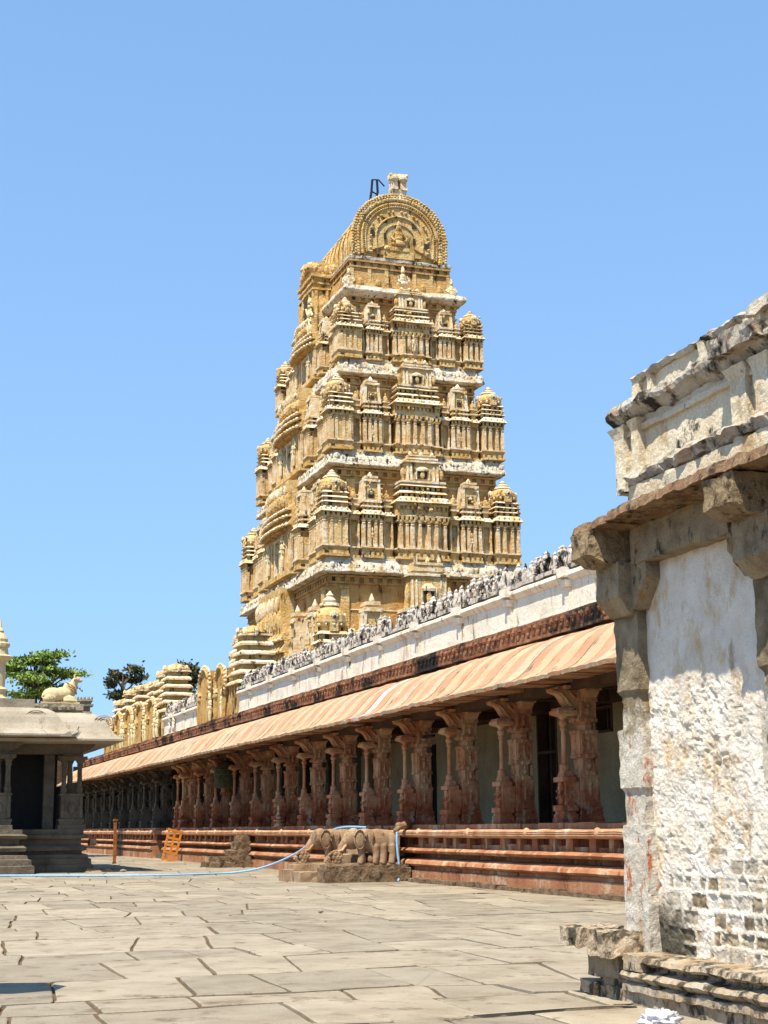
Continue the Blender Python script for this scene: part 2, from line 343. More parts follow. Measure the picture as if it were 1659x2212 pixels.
# ================================================================== TOWER
XC = 29.65
XK = [30.0, 30.0, 30.0, 29.95, 29.8, 29.65]
LV = [  # z bottom, z top, half width, front y, back y  of the cornice rings
    (9.2, 10.2, 6.5, 79.6, 101.6),
    (15.6, 16.5, 6.08, 80.4, 100.0),
    (21.95, 22.85, 5.5, 81.1, 98.2),
    (27.7, 28.65, 4.62, 81.9, 96.4),
    (33.05, 33.4, 3.95, 82.5, 94.2),
    (35.25, 35.45, 3.30, 82.9, 92.6)]
tower = thing('temple_tower', 'tall tapering yellow temple tower with carved tiers and a horseshoe arch at its top', 'tower', (XC, 90, 0))
TI = Matrix.Translation(Vector((-XC, -90, 0)))
def tmb(): m_ = MB(); m_.m = TI.copy(); return m_
def face_mat(face, xl=None, yf=None, c=0.0, xc=0.0):
    """local (s, out, z) -> world"""
    if face == 'front':   # s along +X about XC, out = -Y
        return TI @ Matrix(((1, 0, 0, xc), (0, -1, 0, yf), (0, 0, 1, 0), (0, 0, 0, 1)))
    return TI @ Matrix(((0, -1, 0, xl), (-1, 0, 0, c), (0, 0, 1, 0), (0, 0, 0, 1)))   # s=+ towards camera (-Y), out=-X
def kapota(mb_, x0, x1, y0, y1, z0, z1, ov, seg=.35):
    h = z1-z0
    mb_.ring(x0, x1, y0, y1, [(-ov*.9, z0-.10), (-ov*.35, z0-.08), (-.03, z0), (0, z0+.05), (-.06, z0+h*.30), (-.17, z0+h*.60), (-.33, z0+h*.85), (-.36, z0+h*.86), (-.36, z1), (-ov, z1)], seg)
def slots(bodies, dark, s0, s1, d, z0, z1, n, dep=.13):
    """band of openings: a recessed strip coloured dark as shade, dentil blocks standing in front"""
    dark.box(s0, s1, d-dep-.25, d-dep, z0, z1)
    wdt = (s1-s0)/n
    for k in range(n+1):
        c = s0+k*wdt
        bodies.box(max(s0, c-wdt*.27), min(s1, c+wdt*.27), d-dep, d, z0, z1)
def figure(mb_, s, d, z, h, seat=False):
    """standing stucco figure with crown, arms, hips, legs"""
    e = mb_.ell
    if seat:
        e(s, d, z+h*.15, h*.30, h*.18, h*.13); e(s, d, z+h*.42, h*.17, h*.12, h*.24); e(s, d, z+h*.76, h*.11, h*.11, h*.13)
        mb_.lathe(s, d, [(h*.10, z+h*.84), (h*.04, z+h)], 7)
        for a in (-1, 1): mb_.tube([(s+a*h*.17, d, z+h*.55), (s+a*h*.30, d+.03, z+h*.36), (s+a*h*.2, d+h*.15, z+h*.22)], h*.05, 5)
        return
    e(s, d, z+h*.60, h*.105, h*.075, h*.13); e(s, d, z+h*.46, h*.11, h*.085, h*.08); e(s, d, z+h*.79, h*.058, h*.06, h*.07)
    mb_.lathe(s, d, [(h*.06, z+h*.83), (h*.055, z+h*.92), (h*.015, z+h)], 7)
    for a in (-1, 1):
        mb_.tube([(s+a*h*.055, d, z+h*.46), (s+a*h*.075, d+.02, z+h*.24), (s+a*h*.065, d, z)], [h*.062, h*.048, h*.036], 6)
        mb_.tube([(s+a*h*.11, d, z+h*.69), (s+a*h*.19, d, z+h*.54), (s+a*h*.13, d+h*.06, z+h*.46)], [h*.035, h*.03, h*.025], 5)
        mb_.tube([(s+a*h*.11, d, z+h*.68), (s+a*h*.22, d, z+h*.66), (s+a*h*.20, d+h*.03, z+h*.80)], h*.026, 5)
def shrine(P, s, wd, d, z0, H, kind, core=-1.4):
    """P: dict of MBs in a face frame. one miniature shrine"""
    B, L, Pi, D = P['b'], P['l'], P['p'], P['d']
    h = wd/2; T = lambda t: z0+H*t
    # base with little holes
    B.box(s-h, s+h, core, d, T(0), T(.022))
    if wd > .8: slots(B, D, s-h*.94, s+h*.94, d-.02, T(.022), T(.05), 4 if wd < 2 else 8)
    B.box(s-h*.9, s+h*.9, core, d-.14, T(.0), T(.06))
    B.fr(s-h*.86, s+h*.86, core, d-.16, T(.05), s-h, s+h, core, d, T(.088))
    L.box(s-h*1.02, s+h*1.02, core, d+.03, T(.088), T(.10))
    # wall + pilasters
    B.box(s-h*.84, s+h*.84, core, d-.27, T(.10), T(.38))
    npil = 2 if wd < .8 else (4 if wd < 2 else 8)
    for k in range(npil):
        if npil == 8 and k in (3, 4): pass
        c = s-h*.82+(h*1.64)*k/(npil-1); pw = min(.085, wd*.08)
        if wd > .8 and npil == 4: c = s+[-.80, -.30, .30, .80][k]*h
        r_ = T(.10); q = T(.335)
        Pi.box(c-pw*1.3, c+pw*1.3, d-.3, d+.0, r_, r_+H*.018)
        Pi.box(c-pw, c+pw, d-.3, d-.03, r_, q-H*.03)
        Pi.lathe(c, d-.10, [(pw*.9, q-H*.035), (pw*1.4, q-H*.022), (pw*.9, q-H*.012), (pw*1.6, q), (pw*1.7, q+H*.006)], 6)
    if wd > .8:
        for k in range(int(wd*5)):
            xx = s+rnd.uniform(-h*.9, h*.9); zz = T(rnd.uniform(.46, .70)); B.ell(xx, d-.08, zz, rnd.uniform(.04, .09), .08, rnd.uniform(.05, .12), 6, 4)
        for k in range(int(wd*3)):
            xx = s+rnd.uniform(-h*.8, h*.8); D.box(xx-.05, xx+.05, d-.2, d-.09, T(.60)+rnd.uniform(0, .1)*H-.08, T(.60)+rnd.uniform(0, .1)*H+.02) if kind == 'x' else None
    # side pilasters (seen obliquely)
    for sg in (-1, 1):
        for dd in (.35, .62):
            if d-dd > .15 and wd > .8: Pi.box(s+sg*h*.86-.03, s+sg*h*.86+.06*sg+.02, d-dd-.07, d-dd+.07, T(.10), T(.33))
    B.box(s-h*.95, s+h*.95, core, d-.05, T(.345), T(.36))
    if wd > .8: slots(B, D, s-h*.95, s+h*.95, d, T(.36), T(.395), 5 if wd < 2 else 11)
    else: B.box(s-h*.95, s+h*.95, core, d-.03, T(.36), T(.395))
    def eave_(t0, t1, k, dd, ins=.16):
        nb = max(2, int(wd*k/.30))
        for i in range(nb): L.ell(s-h*k+(2*h*k)*(i+.5)/nb, d+dd+.02, T((t0+t1)/2)+.02, .07, .07, .10, 6, 4)
        L.fr(s-h*k-.10, s+h*k+.10, core, d+dd+.10, T(t0), s-h*k+ins*h, s+h*k-ins*h, core, d+dd-.10, T(t1))
        L.box(s-h*k-.11, s+h*k+.11, core, d+dd+.11, T(t0)-.03, T(t0))
    if kind == 'corner':
        eave_(.40, .45, 1.0, .02)
        for t0, k in ((.45, .98), (.495, .94), (.54, .90)):
            B.box(s-h*(k-.10), s+h*(k-.10), core, d-.34, T(t0), T(t0+.03))
            slots(B, D, s-h*k, s+h*k, d-.14, T(t0+.002), T(t0+.028), 4, .18)
            L.fr(s-h*(k+.12), s+h*(k+.12), core, d-.02, T(t0+.03), s-h*(k-.02), s+h*(k-.02), core, d-.14, T(t0+.046))
        cz = T(.586); rr = h*.97; yc = d-.06-rr*.98
        B.lathe(s, yc, [(rr*.74, cz), (rr*.78, cz+H*.025), (rr*1.02, cz+H*.03), (rr*1.12, cz+H*.05), (rr*1.08, cz+H*.085), (rr*.88, cz+H*.115), (rr*.5, cz+H*.135)], 12)
        for i in range(12): L.ell(s+rr*1.05*math.cos(i*.5236), yc+rr*1.05*math.sin(i*.5236), cz+H*.035, .08, .08, .09, 6, 4)
        L.lathe(s, yc, [(rr*.56, cz+H*.13), (rr*.70, cz+H*.14), (rr*.62, cz+H*.155), (rr*.30, cz+H*.16), (rr*.46, cz+H*.172), (rr*.24, cz+H*.188), (rr*.28, cz+H*.198), (rr*.12, cz+H*.212), (.02, cz+H*.222)], 9)
        for sx, sy in ((0, 1), (-1, 0), (1, 0)):
            B.box(s+sx*rr*.95-(.06 if sx else rr*.28), s+sx*rr*.95+(.06 if sx else rr*.28), yc+sy*rr*1.0-(.05 if sy else rr*.28), yc+sy*rr*1.0+(.08 if sy else rr*.28), cz-.02, cz+H*.085)
            L.ell(s+sx*rr*1.05, yc+sy*rr*1.10, cz+H*.085, .07 if sx else rr*.34, .08 if sy else rr*.34, rr*.28)
            D.ell(s+sx*rr*1.10, yc+sy*rr*1.16, cz+H*.075, .04 if sx else rr*.12, .04 if sy else rr*.12, rr*.13)
    elif kind == 'wagon':
        eave_(.395, .435, .96, .0)
        for t0, k in ((.435, .84), (.478, .80)):
            slots(B, D, s-h*k, s+h*k, d-.16, T(t0+.002), T(t0+.028), 4, .16)
            L.box(s-h*(k+.10), s+h*(k+.10), core, d-.07, T(t0+.028), T(t0+.043))
            B.box(s-h*(k-.08), s+h*(k-.08), core, d-.28, T(t0), T(t0+.043))
        figure(Pi, s, d-.12, T(.11), H*.17)
        # barrel seen end-on: two horn pilasters, flat panel, stacked ledges, knob
        B.box(s-h*.62, s+h*.62, core, d-.26, T(.52), T(.70))
        D.box(s-h*.26, s+h*.26, core, d-.23, T(.55), T(.62))
        L.ell(s, d-.26, T(.60), h*.26, .06, H*.02)
        for sg in (-1, 1): L.fr(s+sg*h*.74-.08, s+sg*h*.74+.08, core, d-.10, T(.52), s+sg*h*.64-.08, s+sg*h*.64+.08, core, d-.2, T(.72))
        L.box(s-h*.80, s+h*.80, core, d-.10, T(.512), T(.528))
        L.box(s-h*.78, s+h*.78, core, d-.14, T(.70), T(.722)); L.box(s-h*.6, s+h*.6, core, d-.2, T(.735), T(.755))
        B.box(s-h*.5, s+h*.5, core, d-.28, T(.70), T(.75)); L.lathe(s, d-.5, [(.12, T(.75)), (.17, T(.765)), (.03, T(.80))], 6)
    elif kind == 'small':
        eave_(.395, .43, 1.05, .0, .3)
        B.box(s-h*.5, s+h*.5, core, d-.16, T(.43), T(.475)); L.box(s-h*.95, s+h*.95, core, d-.02, T(.475), T(.49))
        B.box(s-h*.6, s+h*.6, core, d-.14, T(.49), T(.53)); L.box(s-h*.9, s+h*.9, core, d-.04, T(.53), T(.543))
        B.lathe(s, d-.25, [(h*.5, T(.543)), (h*.62, T(.565)), (h*.5, T(.595)), (h*.15, T(.61)), (h*.22, T(.62)), (.01, T(.64))], 7)
    elif kind == 'centre':
        B.box(s-h*.95, s+h*.95, core, d-.1, T(.38), T(.53))
        L.box(s-h*1.0, s+h*1.0, core, d-.02, T(.395), T(.41))
        slots(B, D, s-h*.92, s+h*.92, d+.02, T(.455), T(.49), 11)
        B.box(s-h*.95, s+h*.95, core, d+.05, T(.49), T(.515))
        B.box(s-h*.9, s+h*.9, core, d-.02, T(.41), T(.455))
        eave_(.525, .575, .98, .12, .13)
        for t0, k in ((.575, .82), (.64, .78)):
            slots(B, D, s-h*k, s+h*k, d-.10, T(t0+.006), T(t0+.032), 8, .10)
            L.fr(s-h*(k+.10), s+h*(k+.10), core, d+.05, T(t0+.035), s-h*(k+.0), s+h*(k+.0), core, d-.08, T(t0+.062))
            B.box(s-h*(k-.06), s+h*(k-.06), core, d-.24, T(t0), T(t0+.07))
        L.box(s-h*.86, s+h*.86, core, d+.04, T(.705), T(.725))
        # upper block with arched niche that overlaps the next cornice
        B.box(s-h*.62, s+h*.62, core, d-.12, T(.72), T(.90))
        D.box(s-h*.17, s+h*.17, core, d-.085, T(.75), T(.82)); B.ell(s, d-.07, T(.785), h*.09, .08, H*.035)
        L.lathe(s, d-.12, [(h*.24, T(.82)), (h*.26, T(.835)), (h*.12, T(.86))], 8, 1, .4)
        for a in (-1, 1):
            L.box(s+a*h*.25-.04, s+a*h*.25+.04, core, d-.03, T(.74), T(.84))
            for q in (.42, .56): L.fr(s+a*h*q-.06, s+a*h*q+.06, core, d-.02, T(.73), s+a*h*q-.05, s+a*h*q+.05, core, d-.10, T(.88))
            B.ell(s+a*h*.72, d-.2, T(.80), h*.09, .12, H*.05)
        L.box(s-h*.70, s+h*.70, core, d-.02, T(.90), T(.915)); L.box(s-h*.58, s+h*.58, core, d-.08, T(.928), T(.945))
        B.box(s-h*.52, s+h*.52, core, d-.16, T(.90), T(.97)); L.box(s-h*.50, s+h*.50, core, d-.12, T(.962), T(.975))
        for q in (-.4, 0, .4): L.lathe(s+h*q, d-.3, [(.09, T(.97)), (.13, T(.985)), (.03, T(1.01))], 6)
for k in range(5):
    z0 = LV[k][1] if k else 6.0; _, _, hw, yf, yb = LV[k]
    XC = XK[k]; XD = XK[k+1]
    zb, zt, hw2, yf2, yb2 = LV[k+1]
    H = zt-z0; attic = (k == 4)
    ins = 1.10 if not attic else .38
    nm = 'tier'
    mc = tmb()
    mc.fr(XC-hw+ins, XC+hw-ins, yf+ins, yb-ins, z0-.2, XD-hw2+(.22 if attic else .6), XD+hw2-(.22 if attic else .6), yf2+(.22 if attic else .6), yb2-.55, zb+.02)
    tier = mc.build(nm, 'ochredeep', tower, rough=(.5, .03, .8))
    # cornice ring on top of this tier
    mk = tmb()
    if k < 3: kapota(mk, XD-hw2, XD+hw2, yf2, yb2, zb, zt, 1.6, .28)
    elif k == 3: mk.ring(XD-hw2, XD+hw2, yf2, yb2, [(-.5, zb-.25), (-.3, zb-.22), (0, zb), (.02, zb+.08), (-.1, zt), (-.5, zt+.02)], .3)
    else: mk.ring(XD-hw2, XD+hw2, yf2, yb2, [(-.4, zb-.2), (-.2, zb-.15), (0, zb), (.02, zt-.05), (-.08, zt), (-.4, zt)], .3)
    # weathered relief roundels and scrolls on the cornice face
    if k < 3:
        for i in range(34):
            a = -hw2+.25+(2*hw2-.5)*i/33
            if abs(a) < hw2*.27: continue
            big = (i % 4 == 1)
            mk.ell(XD+a+rnd.uniform(-.08, .08), yf2+.12, (zb+zt)/2-.05+rnd.uniform(-.1, .1), .20 if big else rnd.uniform(.05, .10), .09, .24 if big else rnd.uniform(.08, .2))
        for i in range(60):
            a = yf2+.3+(yb2-yf2-.6)*i/59
            mk.ell(XD-hw2+.12, a, (zb+zt)/2-.05+rnd.uniform(-.1, .1), .09, rnd.uniform(.06, .16), rnd.uniform(.12, .25))
    mk.build('cornice', 'lime', tier, rough=(.42, .05, 1.6))
    # inner entablature under cornice with dentils
    for face in ('front', 'side'):
        if face == 'front': fm = face_mat('front', yf=yf2+(.10 if attic else .50), xc=XD); hh = hw2-(.1 if attic else .5); n = int(hh*2/.42)
        else: fm = face_mat('side', xl=XD-hw2+(.10 if attic else .50), c=(yf2+yb2)/2); hh = (yb2-yf2)/2-(.1 if attic else .5); n = int(hh*2/.42)
        P = {q: MB() for q in 'blpd'}
        for q in P.values(): q.m = fm
        tt = zb-.12 if not attic else zb-.1
        P['b'].box(-hh-.05, hh+.05, -.5, .12, tt-.10, tt); slots(P['b'], P['d'], -hh, hh, .04, tt-.38, tt-.10, int(n*.8), .24)
        P['b'].box(-hh-.03, hh+.03, -.5, .06, tt-.46, tt-.36); P['b'].box(-hh, hh, -.5, -.06, tt-.62, tt-.46)
        if attic:
            for a in [-.97, -.62, -.28, .28, .62, .97]: P['p'].box(a*hh-.11, a*hh+.11, -.6, .04, z0, tt-.42)
            for a in (-.8, -.45, .45, .8): P['b'].ell(a*hh, -.02, z0+.35, .22, .2, .35, 7, 5)
            P['p'].box(-hh-.05, hh+.05, -.6, .08, z0, z0+.16)
        else:
            w0 = -(ins)-.0; w1 = -1.45+.5; np_ = int(hh*2/.46)
            for i_ in range(np_+1):
                a = -hh+hh*2*i_/np_
                P['p'].box(a-.07, a+.07, -1.2, w1+.14+.10, z0+H*.40, tt-.62); P['p'].box(a-.11, a+.11, -1.2, w1+.30, tt-.74, tt-.62)
                if i_ % 2: P['b'].ell(a+.23, w1+.18, z0+H*.62, .12, .12, H*.05, 6, 4)
        join(P, 'bdp').build('frieze', ['ochredeep', 'void', 'ochre'], tier, rough=(1.2, .012, 2))
    if attic:
        continue
    mr_ = tmb()
    for t_ in (.60, .72):
        f_ = t_; hh_ = (hw-ins)+(hw2-.75-hw+ins)*f_; ya_ = (yf+ins)+(yf2+.75-yf-ins)*f_; yb_ = (yb-ins)+(yb2-.75-yb+ins)*f_
        mr_.ring(XC-hh_, XC+hh_, ya_, yb_, [(-.2, z0+H*t_-.08), (.10, z0+H*t_-.05), (.13, z0+H*t_), (0, z0+H*t_+.06), (-.2, z0+H*t_+.08)], .5)
    mr_.build('string_course', 'ledge', tier, rough=(.6, .03, 2))
    # front face shrines
    d0 = 0.0
    lay = [(-.868, .262, 'corner', -.02), (-.668, .10, 'small', -.38), (-.50, .215, 'wagon', -.16), (-.335, .095, 'small', -.38),
           (0, .54, 'centre', -.08), (.335, .095, 'small', -.38), (.50, .215, 'wagon', -.16), (.668, .10, 'small', -.38), (.868, .262, 'corner', -.02)]
    for (c, wv, kd, dep) in lay:
        P = {q: MB() for q in 'blpd'}
        for q in P.values(): q.m = face_mat('front', yf=yf, xc=XC)
        shrine(P, c*hw, wv*hw, dep, z0, H, kd, -1.5)
        if kd == 'centre':   # stepped inner projection with two free pilasters
            shrine(P, c*hw, wv*hw*.55, dep+.22, z0, H*.99, 'mid', -.9)
            if k == 3: figure(P['p'], .0, dep+.34, z0+H*.13, H*.22)
            else: P['d'].box(-.09, .09, dep, dep+.075, z0+H*.30, z0+H*.325)
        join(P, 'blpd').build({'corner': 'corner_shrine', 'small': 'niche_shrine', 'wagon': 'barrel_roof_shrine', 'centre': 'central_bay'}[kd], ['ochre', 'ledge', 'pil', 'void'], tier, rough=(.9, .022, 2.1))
    # long side shrines
    cy = (yf+yb)/2; hl = (yb-yf)/2; door = 89.9-cy
    lay = [(-.925, .15, 'corner', -.02), (-.80, .055, 'small', -.5), (-.68, .13, 'wagon', -.28), (-.56, .055, 'small', -.5),
           (.925, .15, 'corner', -.02), (.80, .055, 'small', -.5), (.68, .13, 'wagon', -.28), (.56, .055, 'small', -.5), (.44, .12, 'wagon', .0), (-.44, .12, 'wagon', .0)]
    for (c, wv, kd, dep) in lay:
        P = {q: MB() for q in 'blpd'}
        for q in P.values(): q.m = face_mat('side', xl=XC-hw, c=cy)
        shrine(P, c*hl, wv*hl, dep, z0, H, kd, -1.5)
        join(P, 'blpd').build({'corner': 'corner_shrine', 'small': 'niche_shrine', 'wagon': 'barrel_roof_shrine'}[kd], ['ochre', 'ledge', 'pil', 'void'], tier, rough=(.9, .022, 2.1))
    for fm_, hh_ in ((face_mat('front', yf=yf, xc=XC), hw-1.1), (face_mat('side', xl=XC-hw, c=cy), hl-1.1)):
        Pq = {q: MB() for q in 'bl'}
        for q in Pq.values(): q.m = fm_
        n_ = int(hh_*2/.36)
        for i_ in range(n_+1):
            a = -hh_+2*hh_*i_/n_
            Pq['l'].box(a-.055, a+.055, -1.6, -.92, z0, z0+H*.34); Pq['b'].box(a-.10, a+.10, -1.6, -.86, z0+H*.33, z0+H*.36); Pq['b'].box(a-.10, a+.10, -1.6, -.86, z0, z0+H*.06)
        Pq['b'].box(-hh_, hh_, -1.6, -.80, z0+H*.36, z0+H*.385)
        join(Pq, 'bl').build('recessed_pilasters', ['ochre', 'pil'], tier)
    # door bay of the long side: two jamb blocks, opening, guardians, bowed canopies
    P = {q: MB() for q in 'blpds'}
    for q in P.values(): q.m = face_mat('side', xl=XC-hw, c=cy)
    bw = hl*.33; dc = -door if False else 0; T = lambda t: z0+H*t; dw = .55
    for a in (-1, 1):
        P['b'].box(min(a*dw, a*bw), max(a*dw, a*bw), -1.6, -.05, T(0), T(.46))
        for q in (.25, .55, .85, 1.0): P['p'].box(a*(dw+(bw-dw)*q)-.07, a*(dw+(bw-dw)*q)+.07, -.1, .06, T(.06), T(.38))
        figure(P['s'], a*(dw+(bw-dw)*.42), .12, T(.09), H*.32)
        P['l'].box(a*dw-.08, a*dw+.08, -1.4, .02, T(.04), T(.40))
    P['b'].box(-dw, dw, -1.6, -.05, T(.38), T(.46)); P['d'].box(-dw, dw, -2.2, -1.3, T(.03), T(.38)); P['b'].box(-bw, bw, -1.6, .1, T(0), T(.05))
    P['l'].box(-dw-.1, dw+.1, -.3, .05, T(.38), T(.40))
    n = 14
    for j, (t0, t1, o, nb) in enumerate([(.46, .53, .55, 1.05), (.55, .60, .42, .98), (.62, .67, .30, .92)]):
        for i in range(n):   # bowed canopy made of rounded roll blocks
            a0 = -1+2*i/n; a1 = -1+2*(i+1)/n; am = (a0+a1)/2; out = o*(1-am*am*.75)+.1
            P['b'].fr(bw*nb*a0, bw*nb*a1, -1.5, out, T(t0), bw*nb*a0, bw*nb*a1, -1.5, out-.35, T(t1))
            P['l'].ell(bw*nb*am, out-.02, T(t0)+.04, bw/n*.9, .10, .11, 6, 4)
            P['b'].box(bw*nb*a0, bw*nb*a1, -1.5, out-.30, T(t0)-H*.025, T(t0))
    for i in range(9):
        a = -1+2*i/8; P['b'].ell(bw*.7*a, -.05+.25*(1-a*a), T(.74), .17, .22, H*.06, 7, 5); P['l'].ell(bw*.65*a, .1+.2*(1-a*a), T(.83), .10, .16, H*.05, 7, 5)
    P['b'].box(-bw*.75, bw*.75, -1.4, -.05, T(.67), T(.93))
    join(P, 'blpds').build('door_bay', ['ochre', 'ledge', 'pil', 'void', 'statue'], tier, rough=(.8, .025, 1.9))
XC = 29.60
# lower shaft of the tower behind the gallery
mc = tmb(); mc.fr(XC-6.6, XC+6.6, 79, 102.2, 0, XC-5.6, XC+5.6, 80.2, 101, 10.0); mc.build('stone_base', 'stone', tower)
# attic seated figures, side dormer
for x in (XC-3.25, XC+3.35):
    ma = tmb()
    q = MB(); q.m = ma.m
    ma.m = TI @ Matrix.Translation(Vector((x, 82.75, 0))); ma.m = ma.m @ Matrix(((1, 0, 0, 0), (0, -1, 0, 0), (0, 0, 1, 0), (0, 0, 0, 1)))
    figure(ma, 0, -.25, 33.42, 1.15, True); ma.ell(0, -.35, 33.75, .42, .3, .36)
    ma.build('seated_figure', 'ledge', tower, rough=(.2, .03, 3))
ma = tmb()
ma.m = TI @ Matrix.Translation(Vector((XC, 82.4, 0))) @ Matrix(((1, 0, 0, 0), (0, -1, 0, 0), (0, 0, 1, 0), (0, 0, 0, 1)))
figure(ma, 0, 0, 33.5, 1.3, True)
ma.build('seated_figure', 'ledge', tower, rough=(.2, .03, 3))
mc = tmb()   # side dormer bay
DX = XC-4.25
mc.box(DX, XC-2.5, 87.0, 90.2, 31.2, 35.3); mc.box(DX-.18, XC-2.5, 86.8, 90.4, 35.3, 35.5); mc.box(DX+.15, XC-2.4, 87.2, 90.0, 35.5, 36.0)
for z_ in (31.4, 34.5, 34.9): mc.box(DX-.12, XC-2.5, 86.88, 90.32, z_, z_+.14)
for y_ in (87.1, 87.9, 89.3, 90.1): mc.box(DX-.10, DX+.2, y_-.10, y_+.10, 31.2, 34.5)
for x_ in (DX+.1, DX+.8, DX+1.5): mc.box(x_-.09, x_+.09, 86.9, 87.2, 31.2, 34.5)
for k_ in range(9): mc.ell(DX-.02+.12*abs(k_-4)*.4, 87.0+.4*k_, 35.95+.5*math.sin(math.pi*k_/8), .22, .24, .30, 7, 5)
for k_ in range(3): mc.ell(DX+.3+.5*k_, 87.0, 35.75+.12*k_, .2, .22, .30, 7, 5)
mc.box(DX+.1, XC-2.3, 87.6, 89.7, 35.9, 36.6); mc.lathe(DX+.2, 89.9, [(.2, 35.8), (.32, 36.2), (.18, 36.5), (.3, 36.8), (.05, 37.2)], 8)
mc.build('side_dormer', 'ochre', tower, rough=(.35, .06, 1.8))
mc = tmb(); mc.box(DX-.08, DX+.1, 88.2, 89.0, 31.5, 34.3); mc.build('dormer_opening', 'void', tower)  # dark box proud of the dormer, coloured as the opening's shade
mc = tmb(); mc.m = TI @ Matrix(((0, -1, 0, DX-.12), (-1, 0, 0, 87.5), (0, 0, 1, 0), (0, 0, 0, 1))); figure(mc, 0, 0, 31.3, 2.8); mc.build('dormer_figure', 'statue', tower, smooth=True)
# barrel vault
ZV, RX, RZ = 36.75, 3.0, 2.85
def hsx(a): return (1 if math.cos(a) >= 0 else -1)*(1-.10*math.sin(a)**2) if math.sin(a) < 0 else math.cos(a)
def arch(rx, rz, cz, n, a0=-35, a1=215):
    return [(rx*hsx(R(a0+(a1-a0)*i/n)), cz+rz*math.sin(R(a0+(a1-a0)*i/n))) for i in range(n+1)]
def clampz(pts, zmin): return [(x, max(z, zmin)) for x, z in pts]
mc = tmb()
pr = [(XC+x, z) for x, z in clampz(arch(2.75, 2.6, ZV, 30, -30, 210), 35.4)]
mc.ext([(p, z) for p, z in pr], 0, 1, 'y', 1) if False else None
vs_ = []; n = len(pr)
for y in [83.2+9.0*i/18 for i in range(19)]:
    for x, z in pr: vs_.append((x, y, z))
fs = [(i*n+j, i*n+j+1, (i+1)*n+j+1, (i+1)*n+j) for i in range(18) for j in range(n-1)]
mc.add(vs_, fs+[tuple(range(n)), tuple(18*n+j for j in range(n))])
for i in range(9):   # rib bands along the vault
    y = 84.0+8*i/9
    mc.tube([(XC+x*1.01, y, z) for x, z in clampz(arch(2.8, 2.65, ZV, 24, -28, 208), 35.4)], .09, 5)
mc.build('barrel_vault', 'ochre', tower, rough=(.6, .05, 1.2))
def archring(mb_, r0, r1, y0, y1, z_off=0, a0=-32, a1=212, n=44, k=RZ/RX):
    A_ = [(r0*hsx(R(a0+(a1-a0)*i/n)), ZV+z_off+r0*k*math.sin(R(a0+(a1-a0)*i/n))) for i in range(n+1)]
    B_ = [(r1*hsx(R(a0+(a1-a0)*i/n)), ZV+z_off+r1*k*math.sin(R(a0+(a1-a0)*i/n))) for i in range(n+1)]
    A_ = clampz(A_, 35.42); B_ = clampz(B_, 35.42)
    V = []
    for i in range(n+1):
        for (x, z), y in ((A_[i], y0), (B_[i], y0), (B_[i], y1), (A_[i], y1)): V.append((XC+x, y, z))
    F = []
    for i in range(n):
        for q in range(4): F.append((i*4+q, i*4+(q+1) % 4, (i+1)*4+(q+1) % 4, (i+1)*4+q))
    mb_.add(V, F+[(0, 1, 2, 3), (n*4+3, n*4+2, n*4+1, n*4)])
mc = tmb()
archring(mc, 1.0, 3.0, 82.95, 83.3)
for r_, t_ in ((2.42, .07), (2.20, .06), (1.52, .07), (2.98, .06)):
    mc.tube([(XC+x, 82.92, z) for x, z in clampz(arch(r_, r_*.95, ZV, 48, -30, 210), 35.5)], t_, 6)
for ring_, cnt, sz in ((2.70, 58, .15), (3.02, 66, .13), (2.86, 60, .11), (1.88, 30, .10), (2.31, 70, .045)):
    for i in range(cnt):
        a = R(-33+246*i/(cnt-1)); x = XC+ring_*hsx(a); z = ZV+ring_*.95*math.sin(a)
        if z < 35.5: continue
        if ring_ == 1.88 and (i % 3 == 0): continue
        mc.ell(x+rnd.uniform(-.02, .02), 82.92, z, sz*rnd.uniform(.7, 1.2), .12, sz*rnd.uniform(.7, 1.2), 6, 4)
mc.build('horseshoe_arch', 'ochre', tower)
mc = tmb(); V = []; P_ = clampz(arch(1.48, 1.42, ZV-.15, 30, -40, 220), 35.45)
mc.add([(XC+x, 83.02, z) for x, z in P_]+[(XC+x, 83.25, z) for x, z in P_], [tuple(range(31)), tuple(range(61, 30, -1))]+[(i, i+1, 32+i, 31+i) for i in range(30)])
mc.build('arch_medallion', 'yellow', tower)
mc = tmb(); mc.m = TI @ Matrix.Translation(Vector((XC-.05, 82.95, 0))) @ Matrix(((1, 0, 0, 0), (0, -1, 0, 0), (0, 0, 1, 0), (0, 0, 0, 1)))
figure(mc, 0, 0, 36.2, 1.7, True); mc.box(-.95, .95, -.1, .12, 35.45, 35.95); mc.box(-.65, .65, -.1, .16, 35.95, 36.2); mc.ell(-.75, .08, 36.05, .25, .12, .22)
mc.build('arch_figure', 'ochre', tower, smooth=False, rough=(.3, .03, 3))
for x, z in ((-.92, 37.9), (.95, 37.75), (-1.75, 36.95), (1.75, 36.5), (-.95, 36.9), (.95, 36.75)):
    mc = tmb(); w_ = .14 if abs(z-36.82) > .2 or abs(x) > 1.2 else .07
    if abs(x) < 1 and z < 37.2: w_ = .07
    mc.box(XC+x-w_, XC+x+w_, 82.90, 83.1, z-.17, z+.17)
    mc.build('socket_hole', 'void', tower)  # dark box on the arch face, coloured as the shade of a hole
mc = tmb()   # crest: lion-mask block
mc.cb(XC, 83.15, .62, .3, 39.3, 39.75, .42, .28); mc.cb(XC, 83.15, .42, .28, 39.7, 40.0, .52, .34)
mc.box(XC-.50, XC-.10, 82.75, 83.5, 39.95, 40.12); mc.box(XC+.10, XC+.50, 82.75, 83.5, 39.95, 40.12)
mc.cb(XC-.28, 83.2, .20, .3, 40.1, 40.6, .17, .3); mc.cb(XC+.28, 83.2, .20, .3, 40.1, 40.6, .17, .3)
